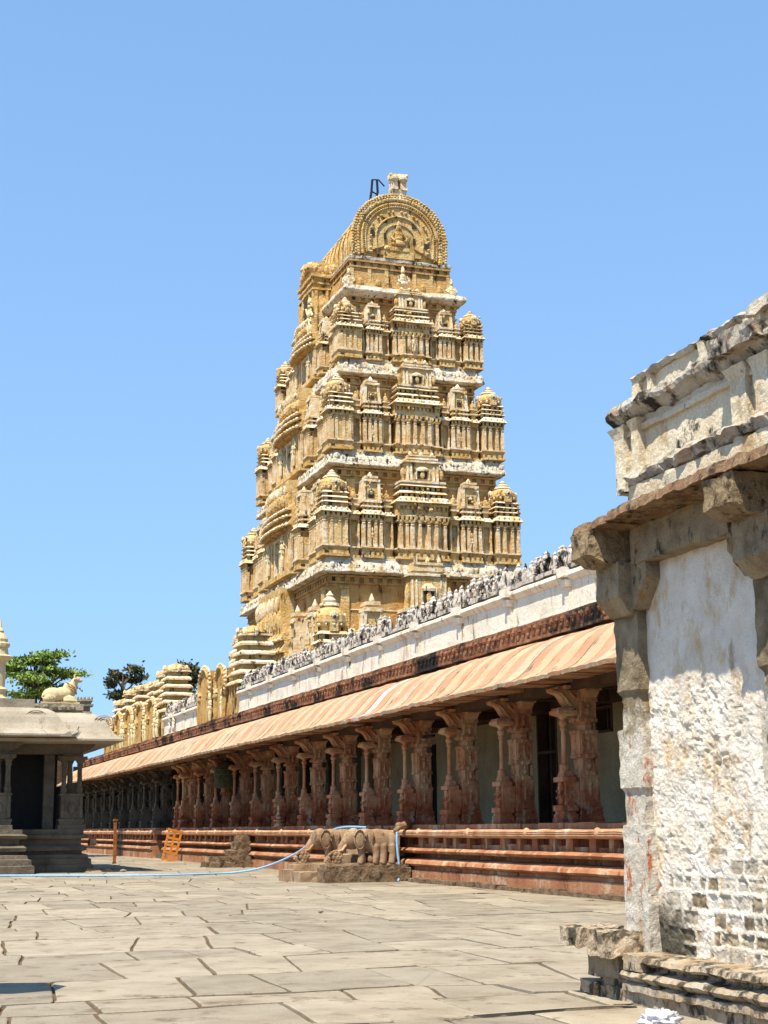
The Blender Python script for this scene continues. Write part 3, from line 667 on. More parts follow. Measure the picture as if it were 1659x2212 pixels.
mc.ell(XC-.28, 83.0, 40.72, .30, .35, .22); mc.ell(XC+.28, 83.0, 40.72, .30, .35, .22); mc.box(XC-.56, XC+.56, 82.9, 83.5, 40.75, 41.05)
mc.box(XC-.3, XC+.3, 83.2, 83.5, 40.1, 40.9); mc.ell(XC-.5, 82.95, 40.95, .12, .1, .12); mc.ell(XC+.5, 82.95, 40.95, .12, .1, .12)
mc.build('crest_mask', 'ledge', tower, rough=(.2, .03, 3))
ir = thing('iron_frame', 'thin black bent iron frame standing on the ridge of the yellow tower', 'frame', (29.3, 88, 39.3))
mi = MB()
for a in (0, .32): mi.tube([(a, 0, 0), (a+.05, 0, 1.6), (a+.22+.1*(a > 0), 0, 2.7), (a+.28, 0, 3.5)], .085, 5)
mi.tube([(.25, 0, 3.5), (.7, 0, 3.55), (1.1, 0, 3.15)], .05, 5); mi.tube([(.2, 0, 2.7), (.55, .1, 2.6)], .05, 5); mi.tube([(.05, 0, 1.7), (.4, 0, 1.75)], .09, 5)
mi.tube([(-.1, .1, 0), (.2, .1, 1.8), (.15, 0, 2.4)], .08, 5); mi.tube([(.5, 0, .9), (.42, 0, 1.6)], .16, 6)
mi.build('bars', 'metal', ir)

# ================================================================== GALLERY
gal = thing('pillared_gallery', 'long red stone pillared gallery with striped eave and white parapet in front of the tower', 'building', (16, 60, 0))
GI = Matrix.Translation(Vector((-16, -60, 0)))
def gmb(): m_ = MB(); m_.m = GI.copy(); return m_
SEG = [(24.0, 84.2), (87.6, 124.0)]
BOT = [(18, -.05), (16.0, -.05), (16.0, .34), (16.09, .36), (16.09, .44), (15.98, .47), (15.92, .52), (15.96, .60), (16.10, .68), (16.42, .70),
       (16.42, .82), (16.08, .83), (15.97, .86), (15.94, .91), (16.0, .96), (16.10, .99), (18, .99)]
TOPP = [(18, 1.29), (16.08, 1.29), (15.97, 1.32), (15.93, 1.36), (15.93, 1.385), (15.97, 1.39), (15.97, 1.405), (15.93, 1.41), (15.93, 1.435), (15.97, 1.44), (15.97, 1.455), (15.94, 1.46), (15.98, 1.50), (16.10, 1.52), (18, 1.52)]
for i, (a, b_) in enumerate(SEG):
    q = gmb(); q.ext(BOT, a, b_, 'y', int((b_-a)/.5)); plat = q.build('platform', 'plat', gal, rough=(1.0, .012, 1.3))
    q = gmb(); q.ext(TOPP, a, b_, 'y', int((b_-a)/.5)); q.build('top_moulding', 'platlip', plat, rough=(1.0, .012, 1.3))
    q = gmb(); q.box(16.36, 18, a+.02, b_-.02, .985, 1.30); q.build('recessed_panels', 'darkred', plat)
    q = gmb(); y = a+.1
    while y < b_-.5:   # little posts and half-height stones of the platform frieze
        wv = rnd.uniform(.22, .5); q.box(16.17+rnd.uniform(-.02, .03), 16.6, y, y+wv, .98, 1.292)
        y += wv; g = rnd.uniform(.5, 1.0); q.box(16.24+rnd.uniform(-.02, .03), 16.5, y, y+g, .98, 1.06+rnd.uniform(0, .1)); y += g
    q.build('frieze_posts', 'plat', plat, rough=(.5, .015, 3))
    q = gmb(); y = a+.05
    while y < b_:   # worn roundels on the mouldings
        q.ell(15.99, y, 1.43, .09, .13, .13); q.ell(15.99, y+.4, .90, .04, .14, .06); y += 3.93
    q.build('roundels', 'platlip', plat, smooth=True)
    q = gmb(); y = a
    while y < b_:
        wv = min(rnd.uniform(.7, 1.6), b_-y); q.box(16.20+rnd.uniform(-.05, .04), 22, y+.008, y+wv-.008, 1.515, 1.66+rnd.uniform(-.015, .015)); y += wv
    q.build('floor_slabs', 'plat', plat, rough=(.8, .01, 2))
q = gmb(); y = 24
while y < 43:
    wv = rnd.uniform(1.2, 2.4); q.box(15.70+rnd.uniform(-.06, .10), 16.2, y+.02, y+wv-.02, -.05, .11+rnd.uniform(-.02, .02)); y += wv
q.build('footing_stones', 'brownstep', gal, rough=(.25, .03, 2.5))
q = gmb(); q.box(17.2, 22, 84.1, 87.7, -.03, 1.6)
for i in range(5): q.box(16.3+.22*i, 17.4, 84.2, 87.6, .28*i, .28*(i+1)-.01)
q.build('recessed_steps', 'greypillar', gal)
# inner wall
q = gmb(); WX = 20.2
def wall_seg(a, b_, z0=1.6, z1=6.3): q.box(WX, WX+.5, a, b_, z0, z1)
doors = [(42.8, 44.25, 1.6, 5.55), (53.2, 54.6, 1.6, 4.6), (39.1, 40.15, 4.2, 5.6), (60.5, 61.6, 1.6, 4.6)]
y = 24
for (a, b_, z0, z1) in sorted(doors):
    wall_seg(y, a)
    if z0 > 1.7: q.box(WX, WX+.5, a, b_, 1.6, z0)
    q.box(WX, WX+.5, a, b_, z1, 6.3); y = b_
wall_seg(y, 66)
wall = q.build('inner_wall', 'inwall', gal, rough=(1.0, .02, 1))
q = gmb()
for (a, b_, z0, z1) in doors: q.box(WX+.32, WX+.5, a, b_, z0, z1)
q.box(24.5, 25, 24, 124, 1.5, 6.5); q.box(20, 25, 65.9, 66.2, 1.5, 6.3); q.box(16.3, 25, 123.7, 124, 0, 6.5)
q.build('dark_back', 'black', gal)  # near-black sheets carry the shade behind doors and pillars in their colour
fc = thing('far_cloister', 'dark cloister wing at the far end, in the gap between pavilion and gallery', 'building', (5, 126, 0))
q = MB(); q.m = Matrix.Translation(Vector((-5, -116, 0)))
q.ext([(y_-16.1+115, z_) for y_, z_ in [(15.95, -.05), (15.95, .34), (16.05, .5), (15.95, .6), (16.3, .75), (16, .9), (16.2, 1.0), (16.2, 1.3), (15.95, 1.35), (15.95, 1.5), (20, 1.52), (20, -.05)]], -30, 16.2, 'x', 1)
q.build('platform', 'plat', fc)
q = MB(); q.m = Matrix.Translation(Vector((-5, -116, 0))); q.box(-30, 20, 117.5, 118, 0, 5.4); q.build('inner_wall', 'black', fc)  # wall coloured near black for the shade under the far wing
q = MB(); q.m = Matrix.Translation(Vector((-5, -116, 0))); q.box(-30, 16.2, 114.5, 119, 5.2, 10); q.build('roof', 'ceil', fc)
for k_ in range(11):
    q = MB(); q.cb(-5+13.5-3.9*k_, -.2, .3, .3, 1.5, 5.2); q.build('pillar', 'greypillar', fc)
for nm_, (a, b_, z0, z1) in (('door_frame', doors[0]), ('window_frame', doors[2])):
    q = gmb()
    for yy in (a, b_-.08): q.box(WX-.03, WX+.3, yy, yy+.08, z0, z1)
    q.box(WX-.03, WX+.3, a, b_, z0, z0+.07); q.box(WX-.03, WX+.3, a, b_, z1-.09, z1)
    q.box(WX+.1, WX+.18, (a+b_)/2-.03, (a+b_)/2+.03, z0, z1)
    q.box(WX-.01, WX+.2, a, b_, z0+(z1-z0)*(.5 if z0 > 3 else .56)-.03, z0+(z1-z0)*(.5 if z0 > 3 else .56)+.06)
    q.build(nm_, 'ceil', gal)
# roof body, beam
q = gmb(); q.box(16.9, 25, 24, 124, 6.15, 6.8); q.build('roof_slab', 'ceil', gal)
q = gmb(); y = 24
while y < 123:
    q.box(16.75, 17.35, y+.01, min(y+3.92, 123.9), 4.93, 5.35); y += 3.93
q.box(16.65, 17.45, 24, 124, 5.33, 5.52); q.box(16.9, 17.2, 24, 124, 5.5, 6.2)
q.box(19.9, 20.3, 24, 124, 5.0, 6.2)
for k in range(25): q.box(17.3, 25, 31.02-3.93+3.93*k-.2, 31.02-3.93+3.93*k+.2, 5.0, 6.2)
q.build('beam', 'ceil', gal, rough=(.9, .02, 2))
q = gmb(); y = 24.2
while y < 113:     # rafter ends and broken ledge stones under the eave
    l = rnd.uniform(.25, .9); q.box(15.4+rnd.uniform(-.05, .3), 16.8, y, y+l, 5.14+rnd.uniform(-.03, .03), 5.24+rnd.uniform(0, .06)); y += l+rnd.uniform(.02, .4)
q.build('rafter_ends', 'pillar', gal, rough=(.4, .02, 3))
# eave slabs
prof = [(14.76, 4.88), (14.74, 4.97), (14.92, 5.03), (15.12, 5.14), (15.32, 5.32), (15.52, 5.56), (15.74, 5.80), (16.04, 6.02), (16.44, 6.20), (16.95, 6.33)]
und = [(16.95, 6.16), (16.42, 6.04), (16.0, 5.85), (15.62, 5.50), (15.28, 5.16), (14.98, 4.99)]
y = 24.3; i = 0; eb = {k: gmb() for k in ('e_orange', 'e_buff', 'e_pale', 'e_grey')}
while y < 122.5:
    wv = rnd.uniform(.52, .78) if y < 62 else rnd.uniform(.35, .75); dz = rnd.uniform(-.012, .012); dx = rnd.uniform(-.03, .03)
    kind = 'e_orange' if i % 2 == 0 else ('e_grey' if rnd.random() < .3 else 'e_buff')
    if 44.9 < y < 45.6: kind = 'e_pale'
    if y > 62: kind = rnd.choice(['e_orange', 'e_buff', 'e_orange', 'e_grey'])
    pts = [(x+dx*max(0, (16.2-x)), z+dz) for x, z in prof+und]
    q = eb[kind]; n = len(pts); st = 4; vs_ = []
    for s_ in range(st+1):
        for j, (x, z) in enumerate(pts):
            t = s_/st; lean = .16*(1-min(1, max(0, (x-14.8)/2.0)))
            sag = .05*noise.noise(Vector((y*.12, 3, 0)))
            roll = .018*math.sin(math.pi*t)
            vs_.append((x, y+.004+(wv-.008)*t+lean, z+sag+roll*(1 if j < len(prof) else 0)))
    fs = []
    for s_ in range(st):
        for j in range(n): fs.append((s_*n+j, s_*n+(j+1) % n, (s_+1)*n+(j+1) % n, (s_+1)*n+j))
    fs += [tuple(range(n-1, -1, -1)), tuple(st*n+j for j in range(n))]
    q.add(vs_, fs); y += wv; i += 1
join(eb, ['e_orange', 'e_buff', 'e_pale', 'e_grey']).build('eave', ['e_orange', 'e_buff', 'e_pale', 'e_grey'], gal, rough=(.5, .012, 2.2))
# frieze of lion brackets above eave
q = gmb(); q.box(16.82, 17.2, 24, 123, 6.25, 6.80); q.box(16.62, 17.2, 24, 123, 6.36, 6.44); q.box(16.66, 17.3, 24, 123, 6.80, 6.88)
y = 24.1
while y < 123:
    q.cb(16.74, y, .11, .09, 6.44, 6.80, .13, .10); q.ell(16.62, y, 6.70, .09, .09, .09, 6, 4)
    q.ell(16.66, y+.16, 6.55, .07, .07, .08, 6, 4); y += .34
q.build('lion_frieze', 'frieze', gal, rough=(.5, .03, 3))
# parapet
pw = gmb(); pl = gmb()
for (a, b_) in ((24, 70.4), (79.2, 89.0)):
    pw.box(16.86, 17.25, a, b_, 6.86, 7.76)
    pw.ext([(17.2, 7.66), (16.84, 7.66), (16.76, 7.74), (16.71, 7.80), (16.72, 7.88), (16.82, 7.96), (17.2, 7.98)], a, b_, 'y', int((b_-a)/.5))
    pl.box(16.74, 17.2, a, b_, 7.97, 8.07)
    y = 34.75-3.68*3
    while y < b_:
        if y > a:
            for dy in (-.07,): pw.box(16.79, 17.0, y-.14, y+.14, 6.86, 7.66)
            pw.cb(16.80, y, .10, .19, 7.52, 7.68, .15, .24); pw.box(16.76, 17.0, y-.18, y+.18, 6.86, 6.96)
            pw.box(16.60, 17.2, y-.22, y+.22, 7.76, 8.0)
        y += 3.68
    pw.box(16.82, 17.0, a, b_, 6.86, 6.95)
par = pw.build('parapet', 'white', gal, rough=(.7, .012, 1.6)); pl.build('coping', 'merlon', gal, rough=(.4, .03, 3))
# figure-like merlons, one source and copies
def merlon(kind):
    q = MB()
    if kind == 0:
        q.cb(0, 0, .13, .15, 0, .07, .12, .14); q.lathe(0, 0, [(.12, .05), (.15, .16), (.11, .30), (.16, .40), (.10, .48), (.12, .55), (.02, .62)], 7, .8, 1.0)
        for a in (-1, 1): q.tube([(-.06, a*.12, .42), (-.13, a*.13, .28), (-.12, a*.05, .12)], .04, 5)
    else:
        q.cb(0, 0, .12, .17, 0, .06, .10, .15); q.lathe(0, 0, [(.15, .05), (.17, .18), (.13, .34), (.07, .46), (.09, .50), (.02, .60)], 7, .7, 1.0, .4)
        for a in (-1, 1): q.lathe(-.02, a*.16, [(.06, .05), (.08, .16), (.05, .28), (.01, .36)], 5)
    return q
msrc = [merlon(0).build('merlon', 'merlon', gal, rough=(.10, .035, 6)), merlon(1).build('merlon', 'merlon', gal, rough=(.10, .035, 6))]
y = 27.6; i = 0
while y < 70.2 or (79.3 < y < 88.9) or y < 79.3:
    if 70.2 < y < 79.3: y = 79.5
    sps = .47 if y < 60 else .60
    if rnd.random() > .05 and i < 97:
        o = msrc[i % 2] if i < 2 else msrc[rnd.randint(0, 1)].copy()
        if i >= 2: C.objects.link(o); o.parent = gal
        o.location = (16.95-16, y-60, 8.06); s_ = rnd.uniform(.92, 1.22); o.scale = (s_, s_*rnd.uniform(.9, 1.1), s_*rnd.uniform(.85, 1.1)); o.rotation_euler = (0, 0, rnd.uniform(-.15, .15))
        i += 1
    y += sps*rnd.uniform(.92, 1.1)
    if y > 88.8: break
# yellow roof shrines rising from the parapet
def turret(mats, x, y, z0, zt, wx, wy):
    q, l = mats
    H = zt-z0; n = 5
    q.cb(x, y, wx*.9, wy*.9, z0, z0+H*.34)
    for sx in (-.8, -.28, .28, .8):
        q.box(x-wx*1.0, x-wx*.88, y+wy*sx-.06, y+wy*sx+.06, z0, z0+H*.34); q.box(x+wx*sx-.06, x+wx*sx+.06, y-wy*1.0, y-wy*.88, z0, z0+H*.34)
    z = z0+H*.34
    for k in range(n):
        f = 1-.06*k; h = H*.11
        l.cb(x, y, wx*f*1.12, wy*f*1.12, z, z+h*.20); l.cb(x, y, wx*f*1.12, wy*f*1.12, z+h*.20, z+h*.5, wx*f*.90, wy*f*.90)
        q.cb(x, y, wx*f*.80, wy*f*.80, z+h*.4, z+h)
        z += h
    l.cb(x, y, wx*.82, wy*.82, z, z+H*.025); q.lathe(x, y, [(wx*.66, z), (wx*.86, z+H*.04), (wx*.70, z+H*.09), (wx*.3, z+H*.12), (.02, z+H*.14)], 10, 1, wy/wx)
    for k in range(8): l.ell(x+wx*.78*math.cos(k*.785), y+wy*.78*math.sin(k*.785), z+H*.05, .13, .13, H*.05, 6, 4)
def niche(q, x, y, z0, zt, hw_, dk=None, ld=None):
    H = zt-z0; n = 20; V = []; cz = z0+H*.66
    for i in range(n+1):
        a = R(-35+250*i/n); V.append((hw_*math.cos(a), max(z0, cz+H*.30*math.sin(a))))
    q.tube([(x-.10, y+s_, z) for s_, z in V], .11, 6)
    (ld or q).tube([(x-.05, y+s_*1.18, z+(z-cz)*.14) for s_, z in V], .07, 6)
    for i in range(0, n+1): (ld or q).ell(x-.1, y+V[i][0]*1.22, V[i][1]+(V[i][1]-cz)*.18, .08, .09, .09, 6, 4)
    for a in (-1, 1):
        q.cb(x-.1, y+a*hw_*.92, .09, .09, z0, cz-H*.22); q.cb(x-.1, y+a*hw_*.92, .13, .14, cz-H*.24, cz-H*.18)
    dk.box(x-.06, x+.4, y-hw_*.95, y+hw_*.95, z0, cz+H*.05); dk.box(x-.06, x+.4, y-hw_*.95, y+hw_*.95, cz, cz+H*.14); dk.box(x-.06, x+.4, y-hw_*.8, y+hw_*.8, cz+H*.1, cz+H*.21); dk.box(x-.06, x+.4, y-hw_*.6, y+hw_*.6, cz, cz+H*.27)
for (a, b_, z1, pat) in ((70.4, 79.2, 9.95, 'near'), (89.0, 113.0, 11.2, 'far')):
    q = gmb(); l = gmb(); st = gmb(); dk = gmb()
    q.box(17.0, 18.6, a+.05, b_-.05, 6.86, 8.2)
    if pat == 'near':
        turret((q, l), 17.8, 71.6, 6.9, 11.1, .95, 1.05); turret((q, l), 18.6, 75.9, 6.9, 11.3, .85, .95)
        niche(q, 16.85, 74.0, 6.9, 9.5, .95, dk, l); niche(q, 16.85, 77.7, 6.9, 9.75, 1.15, dk, l)
        for yy in (73.5, 76.2): st.m = GI @ Matrix(((0, -1, 0, 16.75), (-1, 0, 0, yy), (0, 0, 1, 0), (0, 0, 0, 1))); figure(st, 0, 0, 6.95, 1.4)
    else:
        for yy_, zt_, xx_ in ((90.4, 11.2, 17.8), (94.6, 11.3, 18.2), (98.6, 11.0, 18.4), (102.8, 11.1, 18.2), (107.2, 11.2, 18.2), (111.4, 10.8, 18.2)): turret((q, l), xx_, yy_, 6.9, zt_, .9, 1.05)
        for yy in (92.6, 96.6, 100.8, 105.0, 109.4): niche(q, 16.85, yy, 6.9, 9.4, 1.1, dk, l)
        for yy in (90.4, 91.3, 94.2, 95.0, 98, 99, 100, 102.5, 103.5, 107): st.m = GI @ Matrix(((0, -1, 0, 16.72), (-1, 0, 0, yy), (0, 0, 1, 0), (0, 0, 0, 1))); figure(st, 0, 0, 6.95, rnd.uniform(1.3, 1.9))
    join({'q': q, 'l': l, 's': st, 'd': dk}, 'qlsd').build('roof_shrine', ['yellow', 'ledge', 'statue', 'ochredeep'], gal, rough=(.5, .03, 2.3))
q = gmb(); q.m = GI
for yy in (85.6, 86.6): q.m = GI @ Matrix(((0, -1, 0, 16.75), (-1, 0, 0, yy), (0, 0, 1, 0), (0, 0, 0, 1))); figure(q, 0, 0, 6.95, 1.1)
q.build('parapet_figures', 'white', gal, smooth=True)
# ---- pillars
def make_pillar(seed):
    r = random.Random(seed); q = MB()
    # main shaft, centre (.42,0); front colonnette centre (-.22,0)
    X = .30
    def blk(z0, z1, h, h2=None): q.cb(X, 0, h*1.06, h*.98, z0, z1, h2, None if h2 is None else h2*.98)
    blk(0, .12, .36); blk(.12, .20, .36, .33); blk(.20, .30, .34); blk(.30, .36, .31, .35); blk(.36, .44, .35, .32); blk(.44, .52, .30)
    blk(.52, 1.12, .29); blk(1.12, 1.20, .31); blk(1.20, 1.28, .27); q.lathe(X, 0, [(.30, 1.28), (.30, 1.62), (.27, 1.66)], 8, rot=R(22.5))
    blk(1.64, 1.70, .29); blk(1.70, 2.22, .27); blk(2.22, 2.30, .29); q.lathe(X, 0, [(.27, 2.30), (.28, 2.45), (.24, 2.48), (.29, 2.52)], 8, rot=R(22.5))
    blk(2.52, 2.60, .29); blk(2.60, 3.02, .25); blk(3.02, 3.12, .30)
    blk(3.12, 3.28, .27)
    # relief panels
    for z0, z1, n in ((.56, 1.08, 9), (1.72, 2.2, 7), (2.62, 3.0, 6), (1.3, 1.6, 5)):
        for face in range(2):
            for _ in range(n):
                zz = r.uniform(z0+.06, z1-.06); s_ = r.uniform(-.17, .17); rr = r.uniform(.03, .075); rz_ = r.uniform(.05, .12)
                if face == 0: q.ell(X+s_, -.272, zz, rr*.8, .03, rz_*.8, 6, 4)      # side facing camera (-Y)
                else: q.ell(X-.285, s_, zz, .03, rr*.8, rz_*.8, 6, 4)
            if face == 0:
                q.ell(X, -.29, (z0+z1)/2-.03, .07, .05, (z1-z0)*.28, 7, 5); q.ell(X, -.30, (z0+z1)/2+(z1-z0)*.30, .045, .045, .05, 6, 4)
                for a in (-1, 1): q.box(X+a*.22-.03, X+a*.22+.03, -.31, -.25, z0, z1)
    for z in (.08, .33, .48, 1.24, 1.66, 2.26, 2.56, 3.07):   # raised centre strip
        q.cb(X, 0, .12, .37, z-.05, z+.05); q.cb(X, 0, .37, .12, z-.05, z+.05)
    # pedestal under the colonnette with rearing animal
    Y = 0; P = -.37
    q.cb(P, 0, .26, .30, 0, .12); q.cb(P, 0, .24, .28, .12, .22); q.cb(P, 0, .20, .25, .22, .30); q.cb(P, 0, .25, .29, .30, .44)
    q.cb(P+.12, 0, .22, .22, .44, 1.02); q.cb(P, 0, .22, .26, 1.02, 1.14); q.cb(P+.02, 0, .15, .2, 1.14, 1.30, .12, .14)
    q.ell(P-.10, .0, .62, .12, .16, .19, 8, 5); q.ell(P-.13, 0, .86, .10, .12, .13, 8, 5); q.ell(P-.14, .0, .96, .07, .10, .07, 7, 4)
    for a in (-1, 1):
        q.tube([(P-.06, a*.14, .70), (P-.20, a*.15, .62), (P-.16, a*.12, .50)], .045, 5); q.tube([(P-.1, a*.12, .86), (P-.22, a*.1, .80), (P-.2, a*.07, .70)], .035, 5)
    # colonnette
    q.lathe(P, 0, [(.13, 1.28), (.14, 1.44), (.08, 1.50), (.072, 1.56), (.068, 2.30), (.10, 2.32), (.10, 2.36), (.075, 2.40), (.12, 2.46), (.13, 2.52), (.09, 2.56), (.085, 2.60), (.16, 2.66), (.17, 2.70)], 10)
    q.cb(P+.02, 0, .14, .18, 2.66, 2.71, .30, .28); q.cb(P+.02, 0, .30, .28, 2.71, 2.80); q.cb(P, 0, .24, .24, 2.80, 2.86)
    # S-curved bracket towards the court
    br = [(.10, 2.86), (-.15, 2.86), (-.30, 2.90), (-.40, 3.0), (-.45, 3.1), (-.56, 3.2), (-.78, 3.26), (-.82, 3.34), (-.76, 3.36), (-.50, 3.34), (.10, 3.34)]
    q.ext([(x, z) for x, z in br], -.15, .15, 'y', 1)
    for a in (-1, 1):
        q.tube([(-.12, a*.15, 2.92), (-.27, a*.16, 3.0), (-.35, a*.16, 3.12), (-.5, a*.15, 3.24), (-.72, a*.14, 3.29)], [.04, .055, .05, .045, .04], 6)
        q.tube([(0, a*.15, 3.10), (-.1, a*.16, 3.16), (-.2, a*.15, 3.28)], .045, 6)
    q.ell(-.76, 0, 3.29, .07, .13, .06, 7, 4)
    # capital cross arms along the beam
    q.fr(X-.22, X+.22, -.42, .42, 3.12, X-.22, X+.22, -.62, .62, 3.30); q.box(-.50, X+.34, -.66, .66, 3.345, 3.42) if False else q.box(-.45, X+.30, -.36, .36, 3.345, 3.42)
    q.box(X-.26, X+.26, -.66, .66, 3.28, 3.34)
    return q
src = [make_pillar(s_).build('pillar', 'pillar', gal, rough=(.15, .009, 6)) for s_ in (1, 2, 3)]
srcg = make_pillar(9).build('pillar', 'greypillar', gal, rough=(.15, .009, 6))
used = set(); ysP = [34.96+3.93*k for k in range(-2, 23)]
for k, y in enumerate(ysP):
    if 84.0 < y < 88: y = 83.6
    s_ = src[k % 3] if y < 84 else srcg
    o = s_ if s_.name not in used else s_.copy()
    if s_.name in used: C.objects.link(o)
    used.add(s_.name); o.parent = gal
    o.location = (16.98-16, y-60, 1.655)
    o.scale = (.84, 1.0, 0.985)
q = MB()   # inner row, plain
for z0, z1, h in ((0, .4, .36), (.4, 1.1, .30), (1.1, 1.9, .25), (1.9, 2.4, .30), (2.4, 2.9, .25), (2.9, 3.4, .42)): q.cb(0, 0, h, h, z0, z1)
ip = q.build('inner_pillar', 'greypillar', gal, rough=(.3, .02, 3)); first = True
for y in ysP[9:]:
    for x in (20.2,):
        o = ip if first else ip.copy()
        if not first: C.objects.link(o)
        first = False; o.parent = gal; o.location = (x-16, y-60, 1.65)
q = gmb(); q.tube([(17.2, 45.5, 4.42), (17.2, 49.6, 4.42)], .05, 6); q.build('iron_tie_rod', 'black', gal)
q = gmb(); q.tube([(16.3, 45.2, 1.62), (16.0, 44.9, 1.66), (15.75, 44.7, 1.62), (15.55, 44.6, 1.48)], [.14, .13, .10, .07], 8); q.ell(15.72, 44.7, 1.66, .12, .10, .09)
q.build('water_spout', 'elephant', gal, smooth=True)

# ================================================================== RIGHT HALL (near building)
hall = thing('plastered_hall', 'near hall wall of rough white plaster with granite pilasters and cream parapet', 'building', (7.2, 12, 0))
HI = Matrix.Translation(Vector((-7.2, -12, 0)))
def hmb(): m_ = MB(); m_.m = HI.copy(); return m_
Y_END = 2.0
PILS = [(13.06, 13.52), (10.46, 11.0), (7.9, 8.45), (5.4, 5.95), (2.9, 3.4)]
def wall_panel(ya, yb_, z0, z1, step, nm):
    ny = int((yb_-ya)/step); nz_ = int((z1-z0)/step); V = []; F = []; A = []
    rr = random.Random(5)
    rows = []; z = z0
    while z < 1.9: h = rr.uniform(.09, .165); rows.append((z, z+h)); z += h
    cells = []
    for (a, b_) in rows:
        y = ya-rr.uniform(0, .2); row = []
        while y < yb_:
            wv = rr.uniform(.09, .30); pz = max(0, min(1, (1.5-a)/.7))*min(1, .45+max(0, 12.75-y)*.6); ex = rr.random() < pz*.95
            dark = rr.choice([.25, .45, .7, .9, 1.0]) if ex else 0
            if rr.random() > .45+pz*.5: dark *= .4
            row.append((y, y+wv, ex, dark*min(1, .35+pz), rr.uniform(-.012, .012))); y += wv
        cells.append(row)
    for iz in range(nz_+1):
        z = z0+(z1-z0)*iz/nz_
        ri = None
        for k, (a, b_) in enumerate(rows):
            if a <= z < b_: ri = k; break
        ci = 0
        for iy in range(ny+1):
            y = ya+(yb_-ya)*iy/ny
            p = Vector((3.1, y, z))
            up = max(0, min(1, (z-2.75)/.35))
            n1 = noise.fractal(p*3.2, 1.0, 2.1, 4); rd = noise.ridged_multi_fractal(p*7.0, 1.0, 2.2, 4, 1.0, 2.0)
            n2 = noise.fractal(p*15, .8, 2.1, 3)
            n3_ = noise.fractal(p*7.5+Vector((9, 0, 0)), 1.0, 2.1, 4); lumps = max(-.5, min(.5, n3_))*(.35+1.5*max(0, min(1, .5+noise.noise(p*1.7+Vector((0, 3, 8)))*1.6)))
            pit = max(0, noise.noise(Vector((1, y*9, z*13)))-.28); hgt = n1*.016*(1-.4*up)+lumps*.012*(1-up*.8)-pit*.045*(1-up)*(.3+1.4*max(0, min(1, .5+noise.noise(p*1.3)*1.5)))+n2*.0055*(1-.6*up)+noise.noise(Vector((4, y*22, z*34)))*.0045*(1-up)
            hgt += .012*max(0, 1.9-z)*.0
            mk = 0.0
            if ri is not None:
                row = cells[ri]
                yy = y+.02*noise.noise(p*9)
                for (c0, c1, ex, dk, off) in row:
                    if c0 <= yy < c1:
                        if ex:
                            zz = z+.018*noise.noise(p*8+Vector((5, 0, 0)))
                            e = min(yy-c0, c1-yy, zz-rows[ri][0], rows[ri][1]-zz)
                            t = max(0, min(1, (e-.014+.012*noise.noise(p*30))/.012))
                            mk = t*dk; hgt = hgt*.75+(-.015*t+off*t)*(.4+.6*min(1, max(0, (1.5-z))))
                        break
            V.append((7.15-hgt, y, z)); A.append(mk)
    for iz in range(nz_):
        for iy in range(ny):
            a = iz*(ny+1)+iy; F.append((a, a+ny+1, a+ny+2, a+1))
    me = bpy.data.meshes.new(nm); me.from_pydata([tuple(HI @ Vector(v_)) for v_ in V], [], F)
    at = me.attributes.new('rubble', 'FLOAT', 'POINT'); at.data.foreach_set('value', A)
    me.materials.append(M['rbwall'])
    o = bpy.data.objects.new(nm, me); C.objects.link(o); o.parent = hall
    return o
m_ = mat('rough white limewash over rubble', [(0.66, 0.55, 0.41), (0.80, 0.72, 0.60), (0.88, 0.83, 0.73)], 2.0,
         stain=((0.62, 0.43, 0.23), .52, .66, 3.6, .6), stain2=((0.42, 0.30, 0.19), .59, .70, 3.2, .4), bump=.6, bscale=40)
N = m_.node_tree.nodes; L = m_.node_tree.links; b = N['Principled BSDF']; srcs = b.inputs['Base Color'].links[0].from_socket
an = N.new('ShaderNodeAttribute'); an.attribute_name = 'rubble'
nn = N.new('ShaderNodeTexNoise'); nn.inputs['Scale'].default_value = 9; nn.inputs['Detail'].default_value = 6
gg = N.new('ShaderNodeNewGeometry'); L.new(gg.outputs['Position'], nn.inputs['Vector'])
rp = N.new('ShaderNodeValToRGB'); e = rp.color_ramp.elements
e[0].position = .35; e[0].color = (.10, .075, .045, 1); e[1].position = .62; e[1].color = (.36, .29, .17, 1); e2 = e.new(.5); e2.color = (.19, .145, .09, 1); e3 = e.new(.72); e3.color = (.34, .13, .05, 1)
L.new(nn.outputs['Fac'], rp.inputs[0])
mx = N.new('ShaderNodeMix'); mx.data_type = 'RGBA'; L.new(an.outputs['Fac'], mx.inputs['Factor']); L.new(srcs, mx.inputs['A']); L.new(rp.outputs[0], mx.inputs['B'])
# near-black noisy blotch where the wall meets the plinth at its far corner
vd = N.new('ShaderNodeVectorMath'); vd.operation = 'DISTANCE'; vd.inputs[1].default_value = (7.1, 12.95, .42); L.new(gg.outputs['Position'], vd.inputs[0])
ad = N.new('ShaderNodeMath'); ad.operation = 'MULTIPLY_ADD'; ad.inputs[1].default_value = -.5; L.new(nn.outputs['Fac'], ad.inputs[0]); L.new(vd.outputs['Value'], ad.inputs[2])
mrr = N.new('ShaderNodeMapRange'); mrr.inputs[1].default_value = .38; mrr.inputs[2].default_value = .06; L.new(ad.outputs[0], mrr.inputs[0])
mx2 = N.new('ShaderNodeMix'); mx2.data_type = 'RGBA'; mx2.inputs['B'].default_value = (.07, .06, .04, 1); L.new(mrr.outputs[0], mx2.inputs['Factor']); L.new(mx.outputs['Result'], mx2.inputs['A'])
L.new(mx2.outputs['Result'], b.inputs['Base Color']); M['rbwall'] = m_
wall_panel(10.95, 13.10, .42, 4.1, .0125, 'plaster_wall')
wall_panel(Y_END, 10.5, .42, 4.1, .06, 'plaster_wall')
